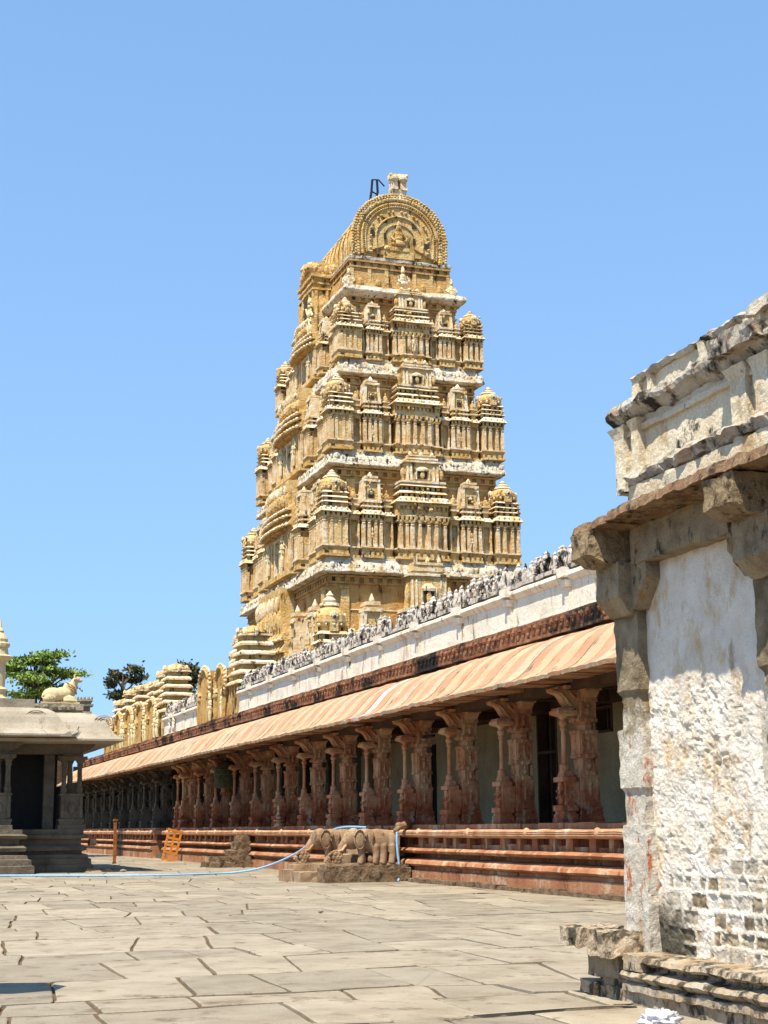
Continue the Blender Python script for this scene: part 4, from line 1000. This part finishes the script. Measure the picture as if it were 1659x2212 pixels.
q = hmb(); q.box(7.3, 13, Y_END, 13.40, 0, 4.5); q.build('wall_core', 'rbcream', hall)
# pilasters
for i, (a, b_) in enumerate(PILS):
    q = hmb(); yc = (a+b_)/2; h = (b_-a)/2
    for z0, z1, hh, xf in ((.42, 1.60, h, 7.045), (1.60, 1.95, h*.86, 7.07), (1.95, 2.50, h, 7.04), (2.50, 2.88, h*.84, 7.075), (2.88, 3.66, h, 7.045)):
        q.box(xf, 7.35, yc-hh, yc+hh, z0, z1)
        if hh < h: q.fr(xf, 7.35, yc-hh, yc+hh, z1-.05, 7.045, 7.35, yc-h, yc+h, z1)
    nmz = 'pilaster'
    lo = MB(); up = MB()
    p = q.build(nmz, 'rbpil', hall, rough=(.035, .012, 9))
    # cross-shaped corbel
    q = hmb(); z0, z1 = 3.60, 4.10
    q.fr(7.0, 7.4, yc-h*.9, yc+h*.9, z0, 6.86, 7.4, yc-h, yc+h, z0+.16); q.box(6.86, 7.4, yc-h, yc+h, z0+.16, z1)
    for sg in (-1, 1):
        a0, a1 = yc+sg*h, yc+sg*(h+.30)
        q.fr(7.0, 7.4, min(a0, a0+sg*.06), max(a0, a0+sg*.06), z0+.04, 7.0, 7.4, min(a0, a1), max(a0, a1), z0+.30); q.box(7.0, 7.4, min(a0, a1), max(a0, a1), z0+.30, z1)
    q.build('corbel', 'rbstone', hall, rough=(.07, .014, 6))
    q = hmb(); q.fr(6.74, 7.4, yc-h*.85, yc+h*.85, 4.08, 6.58, 7.4, yc-h*.85, yc+h*.85, 4.16); q.box(6.58, 7.4, yc-h*.85, yc+h*.85, 4.16, 4.41)
    q.build('beam_end', 'beamend', hall, rough=(.05, .022, 7))
q = hmb(); y = Y_END
for (a, b_) in ((11.25, 13.0), (8.7, 10.9), (6.1, 8.4), (2.5, 5.9)):
    q.box(6.98, 7.4, a, b_, 4.06, 4.42)
q.build('lintel_beam', 'rbstone', hall, rough=(.10, .018, 4))
# eave slabs
edges = [13.56, 12.75, 11.6, 10.75, 9.0, 7.4, 5.6, 3.9, 2.0]; q = hmb()
for i in range(len(edges)-1):
    a, b_ = edges[i+1], edges[i]; dx = rnd.uniform(-.03, .03); dz = rnd.uniform(-.012, .012)
    q.fr(6.58+dx, 8.2, a+.006, b_-.006, 4.42+dz, 6.62+dx, 8.2, a+.006, b_-.006, 4.52+dz)
q.build('eave_slab', 'rbbrown', hall, rough=(.06, .022, 5.5))
# parapet
PY = 13.38
q = hmb()
q.box(7.12, 7.9, Y_END, PY-.12, 4.50, 5.54)
q.box(7.03, 7.9, Y_END, PY-.30, 4.50, 4.84)
for (a, b_) in ((PY-.20, PY), (PY-.50, PY-.36), (10.95, 11.20), (10.62, 10.82), (8.3, 8.6), (5.6, 5.9)):
    q.box(7.05, 7.6, a, b_, 4.84, 5.46); q.cb(7.28, (a+b_)/2, .23, (b_-a)/2, 5.38, 5.50, .27, (b_-a)/2+.05)
q.box(7.08, 7.9, Y_END, PY-.2, 5.38, 5.44)
q.build('parapet_wall', 'rbcream', hall, rough=(.07, .016, 4.5))
q = hmb()
q.ext([(7.9, 4.86), (7.03, 4.86), (6.98, 4.93), (7.05, 5.0), (7.13, 5.02), (7.9, 5.03)], Y_END, PY-.3, 'y', 70)
q.build('string_course', 'rbledge', hall, rough=(.05, .045, 6))
q = hmb(); r_ = random.Random(4)
for k in range(26): q.cb(7.13+r_.uniform(0, .25), PY-.05-r_.uniform(0, .36)*(1 if k % 2 else .2), .10, r_.uniform(.06, .12), 4.50+.02*(k % 20), 4.54+.02*(k % 20)+.01)
q.build('broken_corner_bricks', 'rbledge', hall, rough=(.04, .02, 9))
q = hmb()
q.ext([(8.0, 5.50), (7.14, 5.50), (7.06, 5.54), (6.98, 5.60), (6.97, 5.64), (7.0, 5.70), (7.18, 5.75), (8.0, 5.77)], Y_END, PY+.03, 'y', 70)
q.fr(6.9, 8, 10.5, 11.3, 5.60, 6.88, 8, 10.55, 11.25, 5.76)
q.build('parapet_cornice', 'rbledge', hall, rough=(.06, .028, 6))
q = hmb()
q.box(7.20, 7.85, Y_END, PY-.32, 5.75, 5.95)
for (a, b_) in ((PY-.36, PY-.22), (PY-.60, PY-.52), (11.75, 11.85), (10.8, 11.1), (8.4, 8.7)): q.box(7.15, 7.6, a, b_, 5.75, 5.95)
q.build('attic', 'rbcream', hall, rough=(.06, .018, 5))
q = hmb(); q.ext([(7.9, 5.94), (7.16, 5.94), (7.13, 5.98), (7.24, 6.04), (7.9, 6.06)], Y_END, PY-.25, 'y', 60)
q.fr(7.1, 7.9, 9.2, 11.0, 5.92, 7.16, 7.9, 9.3, 10.9, 6.08)
q.build('attic_coping', 'rbledge', hall, rough=(.06, .032, 6))
# plinth mouldings
q = hmb()
PL = [(7.6, -.04), (6.84, -.04), (6.84, .10), (6.80, .115), (6.80, .17), (6.86, .19), (6.80, .215), (6.77, .25), (6.80, .285), (6.92, .31), (6.93, .345), (6.84, .355), (6.80, .38), (6.82, .42), (6.95, .445), (7.6, .45)]
q.ext(PL, Y_END, 13.18, 'y', 40)
for y in (13.0, 12.83): q.box(6.80, 7.2, y, y+.15, .30, .44)
q.build('plinth_moulding', 'rbplinth', hall, rough=(.055, .012, 7))
# broken ledge at the far corner
bl = thing('broken_stone_bench', 'broken whitewashed stone bench end on a stub support at the foot of the white wall', 'bench', (6.9, 13.6, 0))
q = MB(); q.m = Matrix.Translation(Vector((-6.9, -13.6, 0)))
q.box(6.62, 7.1, 13.66, 14.12, .47, .64); q.box(6.66, 7.1, 13.2, 13.60, .40, .63); q.fr(6.72, 7.1, 13.60, 13.70, .42, 6.70, 7.1, 13.58, 13.72, .60)
q.build('seat_slab', 'rbplinth', bl, rough=(.05, .03, 7))
q = MB(); q.m = Matrix.Translation(Vector((-6.9, -13.6, 0))); q.box(6.80, 7.1, 13.25, 13.88, .20, .48); q.build('support', 'rbstone', bl, rough=(.08, .015, 6))
q = MB(); q.m = Matrix.Translation(Vector((-6.9, -13.6, 0))); q.box(6.84, 7.2, 13.20, 14.05, -.03, .12); q.box(6.88, 7.2, 13.20, 13.80, .12, .24); q.box(6.80, 7.2, 13.75, 14.1, .02, .14); q.build('base', 'rbplinth', bl, rough=(.06, .02, 6))

# ================================================================== LEFT PAVILION
pav = thing('stone_pavilion', 'dark granite pavilion with pale curved stone eave, half cut by the left edge', 'pavilion', (3, 64, 0))
PI_ = Matrix.Translation(Vector((-3, -64, 0)))
def pmb(): m_ = MB(); m_.m = PI_.copy(); return m_
pprof = [(.30, -.05), (.30, .30), (.22, .32), (.22, .52), (.12, .55), (.10, .68), (-.10, .72), (-.10, .80), (.05, .83), (.08, .95), (0, 1.02), (-.12, 1.04), (-.12, 1.26), (.06, 1.28), (.10, 1.40), (.02, 1.44), (-.05, 1.46), (-.05, 1.62)]
q = pmb(); q.ring(-8, 8.55, 60.9, 72, pprof, 1.0); q.build('plinth', 'pavstone', pav, rough=(.8, .02, 2))
q = pmb(); q.ring(-2, 6.05, 59.3, 61.6, [(o*1.25+.02, z*1.005+.004) for o, z in pprof], .8); q.build('porch_plinth', 'pavstone', pav, rough=(.8, .02, 2))
q = pmb(); q.box(8.75, 9.0, 61.0, 61.5, 1.0, 1.25); q.build('projecting_stone', 'elephant', pav, rough=(.1, .03, 3)); q = pmb(); q.fr(8.4, 9.7, 60.1, 60.9, -.03, 8.6, 9.4, 60.3, 60.9, .14); q.build('corner_stone', 'elephant', pav, rough=(.3, .04, 3))
kp = [(-.10, 4.90), (0, 4.93), (0, 5.0), (-.16, 5.06), (-.36, 5.20), (-.52, 5.42), (-.64, 5.66), (-.80, 5.86), (-1.05, 6.0), (-1.5, 6.08)]
q = pmb(); q.ring(-9, 9.72, 59.15, 73.5, kp, 1.25, cap=True); ev = q.build('eave', 'kapota', pav, rough=(1.3, .012, 1.1))
q = pmb(); q.ring(-3, 7.85, 58.55, 62, [(o, z+.14) for o, z in kp], 1.25); q.build('porch_eave', 'kapota', pav, rough=(1.3, .012, 1.1))
q = pmb()
for x in (5.0, 6.6, 7.9): q.tube([(x+.1, 58.5, 5.12), (x-.0, 58.9, 5.34), (x-.1, 59.1, 5.66), (x-.2, 59.35, 5.95)], .018, 5) if x < 7 else None
for x in (6.9, 8.0, 9.2):
    q.tube([(x+.1, 59.16, 4.98), (x+.03, 59.5, 5.2), (x-.1, 59.75, 5.55), (x-.2, 59.95, 5.86)], .012, 5)
for cx, cz, yy in ((9.0, 5.72, 59.86), (6.35, 5.84, 59.28)):
    for rr in (.34, .24, .14): q.tube([(cx+rr*1.1*math.cos(t*.4), yy-.02+.25*(rr*math.sin(t*.4))*.9, cz+rr*.62*math.sin(t*.4)) for t in range(17)], .022, 5)
q.build('eave_carving', 'kapota', pav)
q = pmb(); q.fr(7.15, 7.85, 58.5, 58.7, 5.04, 7.5, 7.95, 58.5, 58.75, 5.22); q.tube([(7.6, 58.55, 5.1), (7.82, 58.55, 5.2), (7.86, 58.55, 5.4)], [.1, .07, .03], 6); q.build('eave_corner_hook', 'kapota', pav)
q = pmb(); q.box(-8, 8.3, 60.7, 72, 6.02, 6.14); q.box(-8, 8.3, 60.6, 72, 6.18, 6.42); q.box(-8, 8.2, 60.7, 72, 6.12, 6.2)
q.box(-3, 6.35, 59.9, 61, 6.10, 6.52)
x = -2
while x < 8.1: q.ell(x, 60.58, 6.30, .12, .07, .09, 6, 4); x += .34
q.build('roof_band', 'stone', pav, rough=(.5, .02, 2))
q = pmb(); q.box(-8, 8.3, 61.15, 61.7, 4.50, 4.97); q.box(-8, -7.6, 61, 72, 1.5, 5); q.box(7.6, 8.1, 61.2, 72, 4.60, 4.97); q.box(-8, 8.6, 60.6, 72.5, 4.97, 5.02); q.build('beam', 'pavstone', pav)
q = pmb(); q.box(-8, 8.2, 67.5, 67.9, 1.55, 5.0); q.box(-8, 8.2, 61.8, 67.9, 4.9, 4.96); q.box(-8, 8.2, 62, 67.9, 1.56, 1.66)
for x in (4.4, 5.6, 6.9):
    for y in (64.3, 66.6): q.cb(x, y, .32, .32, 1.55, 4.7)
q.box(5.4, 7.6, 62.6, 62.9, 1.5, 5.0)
q.build('inner_wall', 'black', pav)  # walls and inner pillars coloured near black as the pavilion's interior shade
def pav_pillar(x, y):
    q = pmb(); c = q.cb
    c(x, y, .52, .40, 1.60, 1.80); c(x, y, .47, .36, 1.80, 1.92); c(x, y, .50, .38, 1.92, 2.02); c(x, y, .42, .30, 2.02, 2.9); c(x, y, .47, .34, 2.9, 2.98)
    q.ell(x, y-.30, 2.42, .16, .10, .25); 
    for a in (-1, 1): q.box(x+a*.36-.06, x+a*.36+.06, y-.36, y-.28, 2.05, 2.9)
    for a in (-1, 1):
        q.lathe(x+a*.30, y-.12, [(.13, 2.98), (.13, 3.2), (.10, 3.24), (.09, 4.0), (.12, 4.06), (.10, 4.14), (.15, 4.22), (.17, 4.28)], 8)
    q.lathe(x-.02, y+.3, [(.13, 2.98), (.09, 4.1), (.16, 4.28)], 8)
    c(x, y, .46, .30, 4.26, 4.30, .56, .36); c(x, y, .56, .36, 4.30, 4.42); c(x, y, .40, .3, 4.42, 4.5)
    q.ext([(x-.7, 4.98), (x-.62, 4.8), (x-.45, 4.62), (x-.3, 4.48), (x+.3, 4.48), (x+.45, 4.60), (x+.60, 4.66), (x+.82, 4.82), (x+.90, 4.98)], y-.16, y+.16, 'x') if False else None
    V = [(x-.70, 4.98), (x-.62, 4.80), (x-.45, 4.62), (x-.3, 4.48), (x+.3, 4.48), (x+.45, 4.60), (x+.62, 4.66), (x+.82, 4.82), (x+.90, 4.98)]
    n = len(V); q.add([(a, y-.18, z) for a, z in V]+[(a, y+.18, z) for a, z in V], [tuple(range(n)), tuple(range(2*n-1, n-1, -1))]+[(i, (i+1) % n, n+(i+1) % n, n+i) for i in range(n)])
    return q.build('pillar', 'pavstone', pav, rough=(.2, .015, 4))
pav_pillar(8.02, 61.4); pav_pillar(5.15, 60.0); pav_pillar(-.5, 60.0)
q = pmb(); q.cb(7.2, 61.9, .2, .2, 1.6, 4.7); q.build('rear_post', 'pavstone', pav)
q = pmb(); q.cb(8.5, 62, .30, .30, 6.1, 6.22, .26, .26); q.cb(8.5, 62, .22, .22, 6.2, 6.42); q.cb(8.5, 62, .34, .30, 6.42, 6.50)
q.cb(8.5, 62, .25, .22, 6.5, 6.62); q.cb(8.5, 62, .32, .28, 6.62, 6.70); [q.ell(8.22+.14*i, 61.8, 6.74, .05, .05, .09, 6, 4) for i in range(5)]
q.build('roof_ornament', 'stone', pav, rough=(.12, .02, 4))
q = pmb(); q.m = PI_ @ Matrix.Translation(Vector((5.0, 60.4, 0)))
q.lathe(0, 0, [(.42, 6.4), (.42, 6.55), (.34, 6.62), (.28, 6.75), (.36, 6.9), (.24, 7.0), (.26, 7.4), (.24, 7.9), (.32, 7.98), (.50, 8.1), (.52, 8.16), (.34, 8.24), (.30, 8.5), (.37, 8.56), (.38, 8.66), (.28, 8.72), (.30, 8.84), (.20, 9.0), (.10, 9.1), (.14, 9.16), (.05, 9.3), (.015, 9.65)], 12)
q.build('roof_finial', 'bull', pav, smooth=False)
# bull statue
bull = thing('bull_statue', 'cream seated bull statue with garland on the dark pavilion roof', 'statue', (7.42, 60.9, 6.42))
q = MB(); q.box(-.72, .72, -.3, .3, 0, .07); q.build('base', 'bull', bull, rough=(.2, .01, 4))
q = MB()
q.ell(-.28, 0, .36, .42, .27, .29, 14, 9); q.ell(.10, 0, .40, .40, .25, .28, 14, 9); q.ell(.28, 0, .66, .18, .15, .20, 12, 8)
q.ell(.42, 0, .58, .22, .18, .30, 12, 8); q.ell(.52, 0, .82, .15, .13, .20, 12, 8); q.ell(.62, 0, .98, .15, .12, .12, 12, 8); q.ell(.74, 0, .93, .11, .09, .08, 10, 7)
q.ell(-.42, -.22, .20, .24, .12, .16, 12, 7); q.ell(.35, -.2, .20, .26, .09, .12, 12, 7); q.tube([(.1, -.24, .12), (.45, -.26, .12), (.62, -.2, .1)], .07, 8)
q.ell(-.42, .22, .20, .24, .12, .16, 12, 7); q.ell(.35, .2, .20, .26, .09, .12, 12, 7)
for a in (-1, 1): q.tube([(.55, a*.08, 1.06), (.53, a*.12, 1.16), (.57, a*.10, 1.22)], [.04, .035, .02], 7); q.ell(.52, a*.16, .97, .05, .08, .05, 8, 5)
q.tube([(-.68, -.05, .4), (-.72, -.15, .25), (-.60, -.26, .15)], .03, 6)
remesh(q.build('body', 'bull', bull), .022)
q = MB()
for k in range(3): q.tube([(.36+.04*k+.17*math.cos(t*.4)+.02, .235*math.sin(t*.4), .74-.10*k-.13*math.cos(t*.4)) for t in range(17)], .024, 6)
q.build('garland', 'yellow', bull, smooth=True)

# ================================================================== ELEPHANT STAIR
def elephant(y, label):
    t = thing('elephant_statue', label, 'statue', (14.7, y, .50), group='stone elephants flanking the steps')
    q = MB()
    q.ell(.32, 0, .60, .56, .24, .33, 16, 10); q.ell(-.05, 0, .66, .40, .23, .28, 14, 9); q.ell(.70, 0, .58, .26, .22, .30, 12, 8)
    for x, s_ in ((-.22, -1), (-.12, 1), (.22, -1), (.72, -1), (.62, 1), (.45, -1)):
        q.tube([(x, s_*.13, .50), (x+.02, s_*.15, .26), (x-.02, s_*.15, .02)], [.13, .10, .11], 10)
    q.ell(-.48, 0, .66, .25, .20, .27, 14, 9); q.ell(-.40, 0, .84, .16, .15, .12, 12, 8)
    q.tube([(-.60, 0, .62), (-.76, 0, .44), (-.84, 0, .26), (-.98, 0, .20), (-1.14, 0, .26), (-1.20, 0, .16), (-1.06, 0, .08)], [.15, .12, .095, .08, .075, .06, .05], 10)
    remesh(q.build('body', 'elephant', t), .028, 3)
    for s_ in (-1, 1):
        q = MB(); q.ell(-.30, s_*.23, .66, .17, .05, .25, 12, 8); q.tube([(-.30+.17*math.cos(t_*.5), s_*.27, .66+.25*math.sin(t_*.5)) for t_ in range(14)], .02, 5); q.ell(-.24, s_*.23, .58, .09, .04, .15, 10, 6); q.build('ear', 'elephant', t, smooth=True)
        q = MB(); q.tube([(-.66, s_*.10, .52), (-.78, s_*.13, .38), (-.92, s_*.13, .36)], [.045, .04, .02], 8); q.build('tusk', 'platlip', t, smooth=True)
    q = MB()
    for k in range(6): q.ell(-.92+.1*math.cos(k*1.05)-.02, -.12, .20+.11*math.sin(k*1.05), .07, .07, .07, 8, 5)
    q.tube([(-.98+.20*math.cos(t_*.45), -.10, .19+.17*math.sin(t_*.45)) for t_ in range(14)], .045, 7)
    q.ell(-.92, -.10, .19, .13, .10, .12, 8, 5); q.ell(-.18, -.14, .16, .11, .08, .14, 8, 5); q.ell(.05, -.16, .14, .08, .06, .10, 8, 5); q.ell(.48, -.16, .14, .09, .07, .10, 8, 5)
    q.ell(.10, -.24, .72, .05, .04, .16, 7, 5); q.ell(-.12, -.23, .76, .07, .05, .10, 7, 5)
    q.box(-1.2, 1.05, -.2, .2, -.02, .05)
    q.build('carved_figures', 'elephant', t, rough=(.07, .015, 8))
    t.scale = (1.04, 1.12, 1.14)
    return t
e1 = elephant(44.75, 'nearer worn brown stone elephant with curled trunk beside the courtyard steps')
e2 = elephant(46.75, 'farther brown stone elephant, head left, behind the nearer one at the steps')
e2.location.x = 14.25
st = thing('stone_steps', 'worn brown stone steps between the two elephants, rising to the red gallery', 'steps', (14.5, 45.6, 0), group='stone steps up to the gallery')
q = MB(); q.m = Matrix.Translation(Vector((-14.5, -45.6, 0)))
q.box(13.25, 15.95, 44.32, 45.08, -.03, .42); q.box(13.35, 15.9, 44.40, 45.05, .42, .50)
q.build('side_block', 'brownstep', st, rough=(.14, .03, 4))
q = MB(); q.m = Matrix.Translation(Vector((-14.5, -45.6, 0)))
q.box(12.75, 15.9, 45.1, 46.3, -.03, .30); q.box(13.35, 15.9, 45.1, 46.3, .30, .52); q.box(13.95, 15.9, 45.15, 46.3, .52, .80); q.box(14.6, 15.9, 45.15, 46.3, .80, 1.10); q.box(15.2, 15.9, 45.15, 46.3, 1.1, 1.4)
q.box(12.55, 13.2, 46.3, 46.9, -.03, .36); q.box(12.9, 15.9, 46.35, 47.2, -.03, .50)
q.build('treads', 'elephant', st, rough=(.2, .02, 4))
st2 = thing('stone_steps', 'small heap of broken rough stone steps against the platform, left of the elephants', 'steps', (15.2, 65, 0), group='stone steps up to the gallery')
q = MB(); q.m = Matrix.Translation(Vector((-15.2, -65, 0)))
q.box(14.3, 16, 64.0, 66.4, -.03, .22); q.box(14.6, 16, 64.2, 66.2, .22, .42); q.box(15.0, 15.95, 64.3, 65.0, .42, .70); q.box(15.35, 16.0, 64.4, 65.2, .70, 1.05); q.box(15.5, 16.0, 64.6, 65.3, 1.05, 1.30)
q.build('blocks', 'brownstep', st2, rough=(.14, .05, 3))

# ================================================================== SMALL THINGS
ld = thing('wooden_rack', 'orange painted slatted wooden rack leaning against the red platform', 'rack', (15.25, 78.6, 0))
q = MB(); q.m = Matrix.Rotation(R(12), 4, 'Y')
for x in (-.32, 0, .32): q.box(x-.05, x+.05, -.04, .04, 0, 1.62)
for z in (.08, .44, .80, 1.16, 1.54): q.box(-.36, .36, -.05, .05, z-.06, z+.06)
q.build('lattice', 'orange', ld, rough=(.5, .01, 3))
po = thing('wooden_post', 'thin rusty orange post standing alone on the paving right of the pavilion', 'post', (11.95, 75, 0))
q = MB(); q.cb(0, 0, .075, .075, 0, 2.0, .07, .07); q.cb(0, 0, .10, .10, 2.0, 2.1); q.cb(0, 0, .10, .10, 0, .08); q.build('shaft', 'rust', po, rough=(.2, .015, 5))
def lerp(pts, n):
    out = []
    P_ = [Vector(p) for p in pts]; P_ = [P_[0]]+P_+[P_[-1]]
    for i in range(1, len(P_)-2):
        for k in range(n):
            t = k/n; a, b__, c, d = P_[i-1:i+3]
            out.append(.5*((2*b__)+(-a+c)*t+(2*a-5*b__+4*c-d)*t*t+(-a+3*b__-3*c+d)*t*t*t))
    out.append(P_[-1]); return out
q = MB(); q.tube(lerp([(-4, 57.4, .04), (1.5, 57.3, .03), (5.1, 57.3, .03), (7.5, 55.6, .03), (9.5, 54.4, .03), (11.6, 54.6, .03), (12.95, 55.4, .03), (13.9, 54.6, .20), (14.7, 53.4, .62), (15.3, 52.2, 1.2), (15.7, 51.6, 1.52), (15.85, 50.4, 1.62), (15.9, 48.5, 1.60)], 8), .034, 8)
tag(q.build('rope', 'rope', smooth=True), 'long pale blue rope lying across the paving and rising to the platform edge', 'rope', 'blue ropes')
q = MB(); q.tube(lerp([(15.75, 44.85, 1.56), (15.60, 44.55, 1.42), (15.58, 44.48, 1.0), (15.62, 44.45, .5), (15.60, 44.4, .12), (15.5, 44.2, .03)], 8), .035, 8)
tag(q.build('rope', 'rope', smooth=True), 'short blue rope end hanging straight down beside the nearer stone elephant', 'rope', 'blue ropes')
idl = thing('figurine', 'small pale figurine standing on the gallery platform edge', 'figurine', (16.3, 61, 1.66))
q = MB(); q.cb(0, 0, .17, .17, 0, .14, .10, .10); q.cb(0, 0, .07, .07, .14, .22); q.cb(0, 0, .18, .18, .22, .26); q.m = Matrix(((0, -1, 0, 0), (-1, 0, 0, 0), (0, 0, 1, 0), (0, 0, 0, 1))); figure(q, 0, 0, .26, .60, True)
q.build('body', 'idol', idl, smooth=True)
dr = thing('hanging_canopy', 'dark green ribbed bell-shaped canopy hanging among the shaded gallery pillars', 'canopy', (16.9, 73.0, 3.5))
q = MB(); q.lathe(0, 0, [(.42, 0), (.60, .06), (.58, .2), (.62, .24), (.60, .4), (.63, .44), (.6, .62), (.62, .66), (.56, .85), (.57, .89), (.46, 1.06), (.46, 1.1), (.28, 1.25), (.05, 1.32), (.03, 1.5)], 16)
q.build('ribbed_cloth', 'drum', dr, smooth=False)
bu = thing('cloth_bundle', 'dark red cloth bundle lying behind a gallery pillar above the nearer elephant', 'bundle', (17.6, 48.3, 1.66))
q = MB(); q.ell(0, 0, .15, .5, .35, .17, 10, 6); q.ell(.3, .3, .12, .3, .25, .13, 10, 6); q.build('cloth', 'cloth', bu, rough=(.1, .05, 4), smooth=True)
q = MB()
for k in range(46):
    a = [Vector((rnd.gauss(0, .11), rnd.gauss(0, .09), abs(rnd.gauss(.07, .06)))) for _ in range(3)]
V = []; F = []; n = 36; m2 = 24
for i in range(m2+1):
    for j in range(n):
        t = math.pi*i/m2; a = 2*math.pi*j/n; r_ = 1+.6*noise.noise(Vector((math.cos(a)*2.5, math.sin(a)*2.5, t*2.5)))+.25*noise.noise(Vector((math.cos(a)*7, math.sin(a)*7, t*6)))
        V.append((.19*r_*math.sin(t)*math.cos(a), .13*r_*math.sin(t)*math.sin(a), .10+.11*r_*math.cos(t)))
for i in range(m2):
    for j in range(n): F.append((i*n+j, i*n+(j+1) % n, (i+1)*n+(j+1) % n, (i+1)*n+j))
q.add(V, F); bag = q.build('plastic_bag', 'plastic', smooth=True); bag.location = (6.26, 11.50, .0); bag.scale = (.85, .8, .6)
tag(bag, 'crumpled whitish plastic bag on the paving at the lower edge near the white wall', 'bag')
for (x, y, s_, lb) in ((9.9, 59.9, .10, 'small pale stone lying in the shadow beside the pavilion'), (8.6, 29.0, .05, 'tiny white pebble on the open paving'), ):
    q = MB(); q.ell(0, 0, s_*.5, s_*1.3, s_, s_*.6, 8, 5); o = q.build('loose_stone', 'kapota', rough=(.05, .02, 9)); o.location = (x, y, .01); tag(o, lb, 'stone')
# shadow caster beyond the left edge, invented to put shade on the near paving
# ================================================================== TREES
def tree(loc, label, crown, leafm, trunk_h, n, leaf, spread, seed, flat=.6, tufts=14, dro=0):
    r = random.Random(seed); t = thing('tree', label, 'tree', loc, group='trees beyond the buildings')
    tk = MB(); lf = MB(); W_, D_, H_ = crown
    top = Vector((0, 0, trunk_h+H_*.8)); tk.tube([(0, 0, 0), (.1, 0, trunk_h*.5), (-.1, 0, trunk_h), (top.x, 0, top.z)], [.35, .28, .2, .05], 7)
    cl = []
    for k in range(tufts):
        a = r.uniform(0, 6.28); rr = math.sqrt(r.random()); h = r.random()
        e = 1-abs(h-.45)*.9
        c = Vector((W_*.5*rr*math.cos(a)*e, D_*.5*rr*math.sin(a)*e, trunk_h+H_*h)); cl.append(c)
        b0 = Vector((0, 0, max(trunk_h*.6, c.z-H_*.35-.3)))
        tk.tube([b0, b0.lerp(c, .5)+Vector((0, 0, -.12)), c], [.09, .06, .02], 5)
    for c in cl:
        cr = spread*r.uniform(.6, 1.25)
        for _ in range(n//tufts):
            d = Vector((r.gauss(0, 1), r.gauss(0, 1), r.gauss(0, flat))); d = d*(cr*.55)
            p = c+d; u = Vector((r.gauss(0, 1), r.gauss(0, 1), r.gauss(0, 1)-dro)).normalized()*leaf*r.uniform(.6, 1.3)
            v_ = u.cross(Vector((r.gauss(0, 1), r.gauss(0, 1), r.gauss(0, 1)))).normalized()*leaf*.28
            lf.add([p-u*.5, p+v_, p+u*.6, p-v_], [(0, 1, 2, 3)])
    tk.build('trunk', 'bark', t); lf.build('crown', leafm, t, recalc=False)
    return t
tree((10.1, 95, 0), 'bright green feathery tree behind the bull statue on the left', (4.6, 4.6, 2.7), 'leaf', 9.4, 9500, .26, .80, 3, .22, 26)
tree((20.4, 126, 0), 'sparse dark olive tree above the far yellow roof shrines', (4.4, 3.4, 2.7), 'leafdark', 12.0, 2600, .36, .50, 5, .5, 18, .7)
tree((25.2, 124, 0), 'dense dark upright tree rising right of the far yellow roof shrines', (1.9, 2.0, 3.2), 'leafdark', 11.3, 3400, .36, .62, 11, .9, 13, .8)
pr_ = thing('shadow_caster', 'unseen grey-green umbrella shape added outside the left edge to shade the near paving', 'shadow_caster', (.55, 15.95, 0))  # object out of view, added for the shadow it casts
q = MB(); q.lathe(0, 0, [(.2, 0), (.2, .05), (.03, .08), (.025, 3.1)], 8); q.build('pole', 'black', pr_)
q = MB(); q.lathe(0, 0, [(.60, 2.75), (.40, 2.92), (.02, 3.08), (.02, 3.04), (.40, 2.88), (.60, 2.71)], 8); q.build('canopy', 'inwall', pr_)
